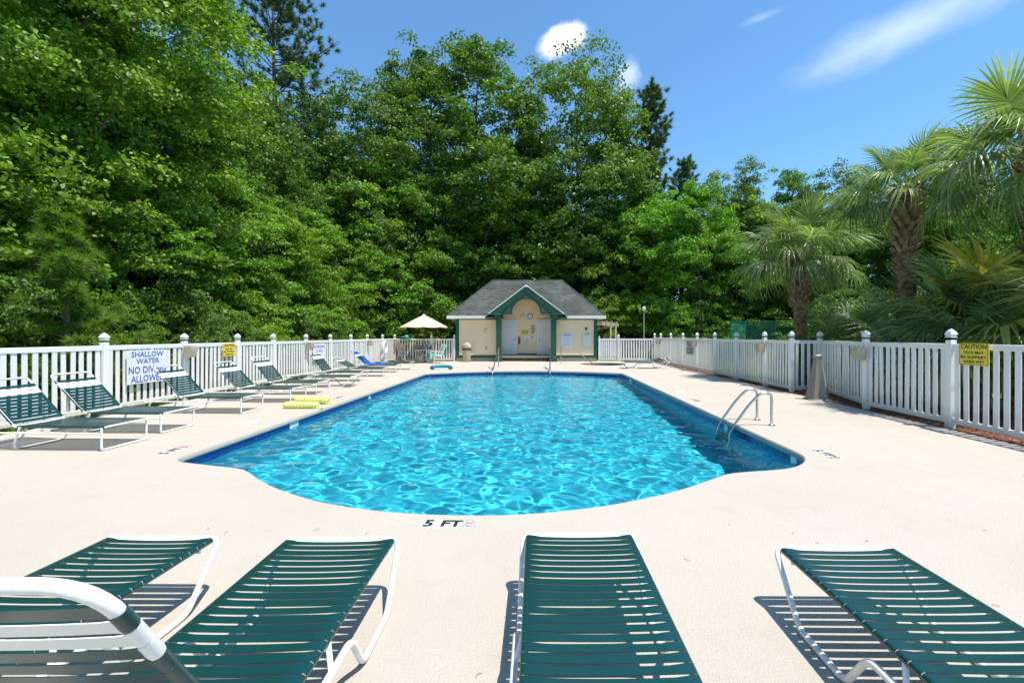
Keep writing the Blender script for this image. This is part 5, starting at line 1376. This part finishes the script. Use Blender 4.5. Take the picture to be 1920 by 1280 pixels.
# left wood along the fence
LEFT = [  # variant, X, Y, height, sx, label
    ('midB', -12.0, 3.6, 6.0, 1.1, 'small bright tree at the left edge nearest to the camera'),
    ('midA', -12.9, 6.0, 6.4, 1.1, 'leafy small tree behind the fence at the left edge'),
    ('midB', -13.0, 8.0, 6.8, 1.1, 'bright small tree above the nearest left lounger'),
    ('midB', -13.0, 11.2, 6.2, 1.15, 'bright small tree above the tall fence post behind the second lounger'),
    ('midA', -12.1, 13.2, 6.6, 1.15, 'small tree behind the fence above the shallow water sign'),
    ('midB', -12.9, 15.6, 6.4, 1.15, 'bright small tree above the left yellow caution sign'),
    ('midA', -12.0, 18.0, 6.9, 1.15, 'small tree behind the fence beyond the yellow caution sign'),
    ('midB', -12.0, 20.4, 6.8, 1.15, 'bright small tree halfway down the left fence'),
    ('midA', -12.2, 22.8, 7.6, 1.15, 'small tree left of the bright low tree at the no lifeguard sign'),
    ('midB', -12.3, 25.2, 7.0, 1.1, 'bright small tree near the far left corner of the fence'),
    ('wallA', -14.6, 5.0, 15.0, 1.0, 'tall tree at the extreme left nearest the camera'),
    ('wallA', -14.2, 8.5, 15.5, 1.0, 'tall dark tree at the top left corner'),
    ('midB', -13.9, 10.6, 10.0, .85, 'bright crowned tree standing out at the left picture edge'),
    ('wallA', -14.4, 12.0, 16.5, 1.05, 'tall tree over the second lounger reaching past the picture top'),
    ('wallA', -14.9, 15.0, 17.0, .9, 'tall dark leaved tree reaching past the picture top'),
    ('wallA', -14.8, 18.0, 14.6, .85, 'tall tree just left of the open pine'),
    ('oakA', -14.4, 22.0, 12.8, .85, 'olive tree below the crown of the open pine'),
    ('tallB', -14.6, 25.3, 13.0, .85, 'dark tree below and right of the open pine'),
    ('tallA', -17.0, 29.0, 15.0, .9, 'tree at the foot of the open pine'),
]
for key, X, Y, h, sx, lb in LEFT:
    tree('small_tree' if key[:3] == 'mid' else ('oak_tree' if key == 'oakA' else 'broadleaf_tree'), key, X, Y, h, lb, sx)
under = [(-9.7, 4.6, 2.6), (-9.6, 6.3, 2.3), (-9.8, 7.9, 2.8), (-9.6, 11.4, 2.5), (-9.7, 13.0, 2.9), (-9.6, 14.8, 2.4), (-9.8, 16.6, 3.0), (-9.6, 18.4, 2.5), (-9.7, 20.2, 2.7), (-9.6, 22.0, 2.6), (-9.7, 23.9, 2.9), (-9.7, 25.6, 2.4)]
UL = ['at the left picture edge, cut by it', 'behind the nearest left lounger', 'behind the head of the second left lounger', 'left of the shallow water sign', 'between the shallow water sign and its tan light box',
      'behind the left yellow caution sign', 'just beyond the left yellow caution sign', 'behind the no lifeguard sign', 'just beyond the no lifeguard sign', 'behind the tan light box near the life ring', 'behind the life ring', 'behind the far left fence corner']
for i, (X, Y, h) in enumerate(under):
    tree('bush', 'bushB' if i % 3 else 'bushA', X - .85, Y, h, ('dark' if i % 3 else 'bright') + ' fence bush ' + UL[i], .74, cat='bush', group='bushes against the left fence')
tree('young_pine', 'youngPine', -9.65, 9.3, 3.9, 'young light green pine behind the fence between the first two loungers', 1.15)
fq = random.Random(17)
FILL = [(-18.5, 9), (-19, 13.5), (-18.3, 18), (-19.2, 22.5), (-20, 27), (-22.5, 32), (-12, 30.5), (-14.5, 34), (-9, 38), (-4.5, 40), (0, 39), (4.5, 41), (9, 39), (13, 41), (17, 39), (21, 38), (25, 35), (27, 31), (28, 26), (26, 21), (22, 17), (-24, 24), (-24, 17), (19, 32), (20, 24), (17, 19)]
for X, Y in FILL:
    px = 1008 + F * X / Y
    cap_ = 15.0 if px < 600 else (13.5 if px < 1300 else 9.5)
    tree('background_tree', fq.choice(['tallA', 'tallB', 'midA']), X, Y, cap_ * fq.uniform(.88, 1.0), 'tree deep in the wood showing only as dark green between nearer crowns', 1.15, group='trees deep in the wood')
for X, Y in [(-13, 28), (-11, 29.5), (-8.5, 31), (-6, 31.5), (-2.5, 33), (1.5, 33), (5, 32), (8, 34), (12, 33), (16, 32), (18, 25)]:
    tree('background_bush', 'bushB', X, Y, 4.2 * fq.uniform(.8, 1.1), 'dark undergrowth bush in the shade of the wood edge', 1.0, cat='bush', group='shaded undergrowth bushes')

# ---------------------------------------------------------------- palms
M_FROND = var_material('palm_frond', [(0, (.070, .130, .040)), (.5, (.145, .215, .075)), (1, (.33, .38, .18))], .36, (1.3, 1.5, .6), spec=.5, tmix=.45)
M_FRONDY = var_material('palmetto_yellow', [(0, (.10, .15, .015)), (.6, (.24, .28, .03)), (1, (.40, .38, .10))], .4, (1.4, 1.4, .5), spec=.5)
M_FRONDB = var_material('dead_frond', [(0, (.20, .12, .05)), (1, (.42, .30, .16))], .8, (1.2, 1, .7), spec=.2)
def frond_mesh(name, seed, mat, Lp=1.1, Rb=1.0, nseg=40, droop=.5, fold=.35, fan=150, sw=.0235):
    rs = random.Random(seed); V = []; Fc = []; var = []
    def q4(a, b, c, d, v): n = len(V); V.extend([a, b, c, d]); Fc.append((n, n + 1, n + 2, n + 3)); var.append(v)
    # petiole: a slender three sided stem arching outwards
    st = [Vector((Lp * s, 0, .10 * math.sin(PI * s) - .05 * s)) for s in (0, .33, .66, 1)]
    for i in range(3):
        w0, w1 = .030 - .005 * i, .030 - .005 * (i + 1)
        q4(st[i] + Vector((0, -w0, 0)), st[i] + Vector((0, 0, .02)), st[i + 1] + Vector((0, 0, .02)), st[i + 1] + Vector((0, -w1, 0)), .75)
        q4(st[i] + Vector((0, 0, .02)), st[i] + Vector((0, w0, 0)), st[i + 1] + Vector((0, w1, 0)), st[i + 1] + Vector((0, 0, .02)), .75)
    hub = st[-1]
    for k in range(nseg):
        u = (k + .5) / nseg * 2 - 1; a = R(fan) * u; L = Rb * (1 - .32 * abs(u) ** 1.6) * rs.uniform(.92, 1.06)
        # the costa carries the middle segments further out
        o = hub + Vector((.28 * Rb * (1 - abs(u)) ** 1.3, 0, -.07 * Rb * (1 - abs(u))))
        d = Vector((math.cos(a), math.sin(a), fold * abs(math.sin(a)) - .12)).normalized()
        side = Vector((-math.sin(a), math.cos(a), 0)); dr = droop * rs.uniform(.6, 1.5); tw = rs.uniform(-.15, .15); v0 = min(1, max(0, .45 + rs.gauss(0, .2)))
        prev = None
        for j, s in enumerate((0, .25, .5, .72, .88, 1)):
            p = o + d * (L * s * (1 - .16 * dr * s * s)) + Vector((0, 0, -dr * L * (max(0, s - .30) ** 1.8) * 1.15)) + side * tw * L * s * s * .5
            w = sw * (min(1, .25 + s * 2.2) if s < .5 else 1 - (s - .5) / .5 * .92) * Rb
            cur = (p - side * w, p + Vector((0, 0, w * .5)), p + side * w)
            if prev: q4(prev[0], cur[0], cur[1], prev[1], min(1, v0 + .06 * j)); q4(prev[1], cur[1], cur[2], prev[2], min(1, v0 + .06 * j))
            prev = cur
    return np_mesh(name, [tuple(v) for v in V], Fc, mat, var)
FR = [frond_mesh('frond', s, M_FROND, droop=d, fold=f) for s, d, f in ((1, .45, .45), (2, .85, .30), (3, 1.15, .25), (4, 1.4, .15))]
FRY = [frond_mesh('frond', s, M_FRONDY, droop=d, fold=f, sw=.040) for s, d, f in ((5, .3, .4), (6, .7, .25))]
FRB = frond_mesh('frond', 8, M_FRONDB, droop=1.5, fold=.1, nseg=26)
M_PTRUNK = pbr('palm_trunk', (.46, .24, .14), .95, var=(9, 4), col2=(.12, .07, .042), bump=(22, 1.0, 6))
M_BOOT = pbr('palm_boot', (.44, .28, .17), .9, var=(6, 3), col2=(.12, .07, .04))
def palm(name, label, x, y, hz, fr, scale, seed, r0=.20, lean=(0, 0), boots=True, pool=None, dead=0, lo=-38, cat='palm', group='palms beyond the right fence'):
    q = random.Random(seed); t = empty(name, (x, y, -.05), 0, label, cat, group)
    b = MB(); N = 16; pts = [Vector((lean[0] * s * s, lean[1] * s * s, hz * s)) for s in [i / (N - 1) for i in range(N)]]
    b.tube(pts, [r0 * (1.18 - .22 * min(1, i / 4) + .03 * math.sin(i * 2.4)) for i in range(N)], 12); b.build('trunk', M_PTRUNK, t, angle=60)
    if boots:
        b = MB(); nb = int(hz * 22)
        for i in range(nb):
            s = 1 - (i / nb) * (.42 if hz > 2 else .9); a = i * 2.399; c = Vector((lean[0] * s * s, lean[1] * s * s, hz * s)); d = Vector((math.cos(a), math.sin(a), 0)); tn = Vector((-d.y, d.x, 0))
            k = q.uniform(.8, 1.3) * (1.25 if s > .85 else .8); p0 = c + d * r0 * .85; e = p0 + d * .16 * k + Vector((0, 0, .20 * k)); w0, w1 = .085 * k, .035 * k
            b.add([p0 - tn * w0, p0 + tn * w0, e + tn * w1, e - tn * w1, p0 - tn * w0 * .6 - Vector((0, 0, .05)), p0 + tn * w0 * .6 - Vector((0, 0, .05)), e + tn * w1 * .7 + d * .03 - Vector((0, 0, .03)), e - tn * w1 * .7 + d * .03 - Vector((0, 0, .03))],
                  [(0, 1, 2, 3), (7, 6, 5, 4), (0, 4, 5, 1), (1, 5, 6, 2), (2, 6, 7, 3), (3, 7, 4, 0)])
        b.build('leaf_boots', M_BOOT, t)
    top = Vector((lean[0], lean[1], hz))
    for i in range(fr):
        u = (i + .5) / fr; az = i * 2.39996 + q.uniform(-.2, .2); el = R(82 - (82 - lo) * u ** .85 + q.uniform(-6, 6))
        me = (pool or FR)[min(len(pool or FR) - 1, int(u * len(pool or FR) + q.uniform(-.4, .4)) if u > .05 else 0)]
        s = scale * q.uniform(.86, 1.1)
        Mx = Matrix.Rotation(az, 4, 'Z') @ Matrix.Rotation(-el, 4, 'Y') @ Matrix.Rotation(q.uniform(-.35, .35), 4, 'X')
        o = link('frond', me, t); o.matrix_local = Matrix.Translation(top + Vector((math.cos(az), math.sin(az), 0)) * .06) @ Mx @ Matrix.Scale(s, 4)
    for i in range(dead):
        az = i * 2.4 + 1; el = R(q.uniform(-75, -40)); Mx = Matrix.Rotation(az, 4, 'Z') @ Matrix.Rotation(-el, 4, 'Y')
        o = link('dead_frond', FRB, t); o.matrix_local = Matrix.Translation(top) @ Mx @ Matrix.Scale(scale * .8, 4)
    return t
palm('palm_tree', 'first palm from the left, with a wide silvery crown and short rough trunk', 8.75, 15.1, 4.15, 32, .98, 1, lean=(-.15, 0), dead=1, lo=-28)
palm('palm_tree', 'second palm with a taller straight reddish trunk', 9.4, 11.6, 5.15, 26, .80, 2, r0=.21, dead=1, lo=-22)
palm('palm_tree', 'third palm at the right picture edge with a drooping crown', 9.5, 8.5, 4.85, 28, .97, 3, lean=(-.1, 0))
palm('palm_tree', 'palm above the top right corner, only its fronds showing', 11.7, 9.7, 6.5, 24, .95, 4)
PG = 'palmettos behind the right fence'
palm('palmetto', 'palmetto thicket plant right of the first palm trunk', 9.3, 13.4, 1.0, 18, 1.0, 11, group=PG, cat='palmetto', lo=-10)
palm('palmetto', 'dark palmetto at the foot of the second palm', 9.9, 11.9, 1.2, 20, 1.0, 12, group=PG, cat='palmetto', lo=-10)
palm('palmetto', 'palmetto leaning its fans over the nearest right fence', 8.75, 9.2, 1.0, 14, .95, 13, group=PG, cat='palmetto', lo=12)
palm('palmetto', 'tall dark palmetto between the second and third palm', 9.9, 10.2, 1.7, 22, 1.05, 14, group=PG, cat='palmetto', lo=-25)
palm('palmetto', 'yellow green palmetto with brown hanging fans above the yellow sign', 9.3, 8.7, 1.75, 18, .95, 15, group=PG, cat='palmetto', pool=FRY, dead=5, lo=-25)
palm('palmetto', 'palmetto at the right picture edge behind the fence', 9.0, 7.2, 1.2, 16, .9, 16, group=PG, cat='palmetto', lo=-15)
palm('palmetto', 'low palmetto behind the white fence piece outside', 8.9, 11.0, .5, 16, .85, 17, group=PG, cat='palmetto', lo=0)
palm('palmetto', 'small palmetto sprouting by the first palm trunk', 8.2, 14.4, .15, 9, .55, 18, group=PG, cat='palmetto', lo=20, boots=False, r0=.05)
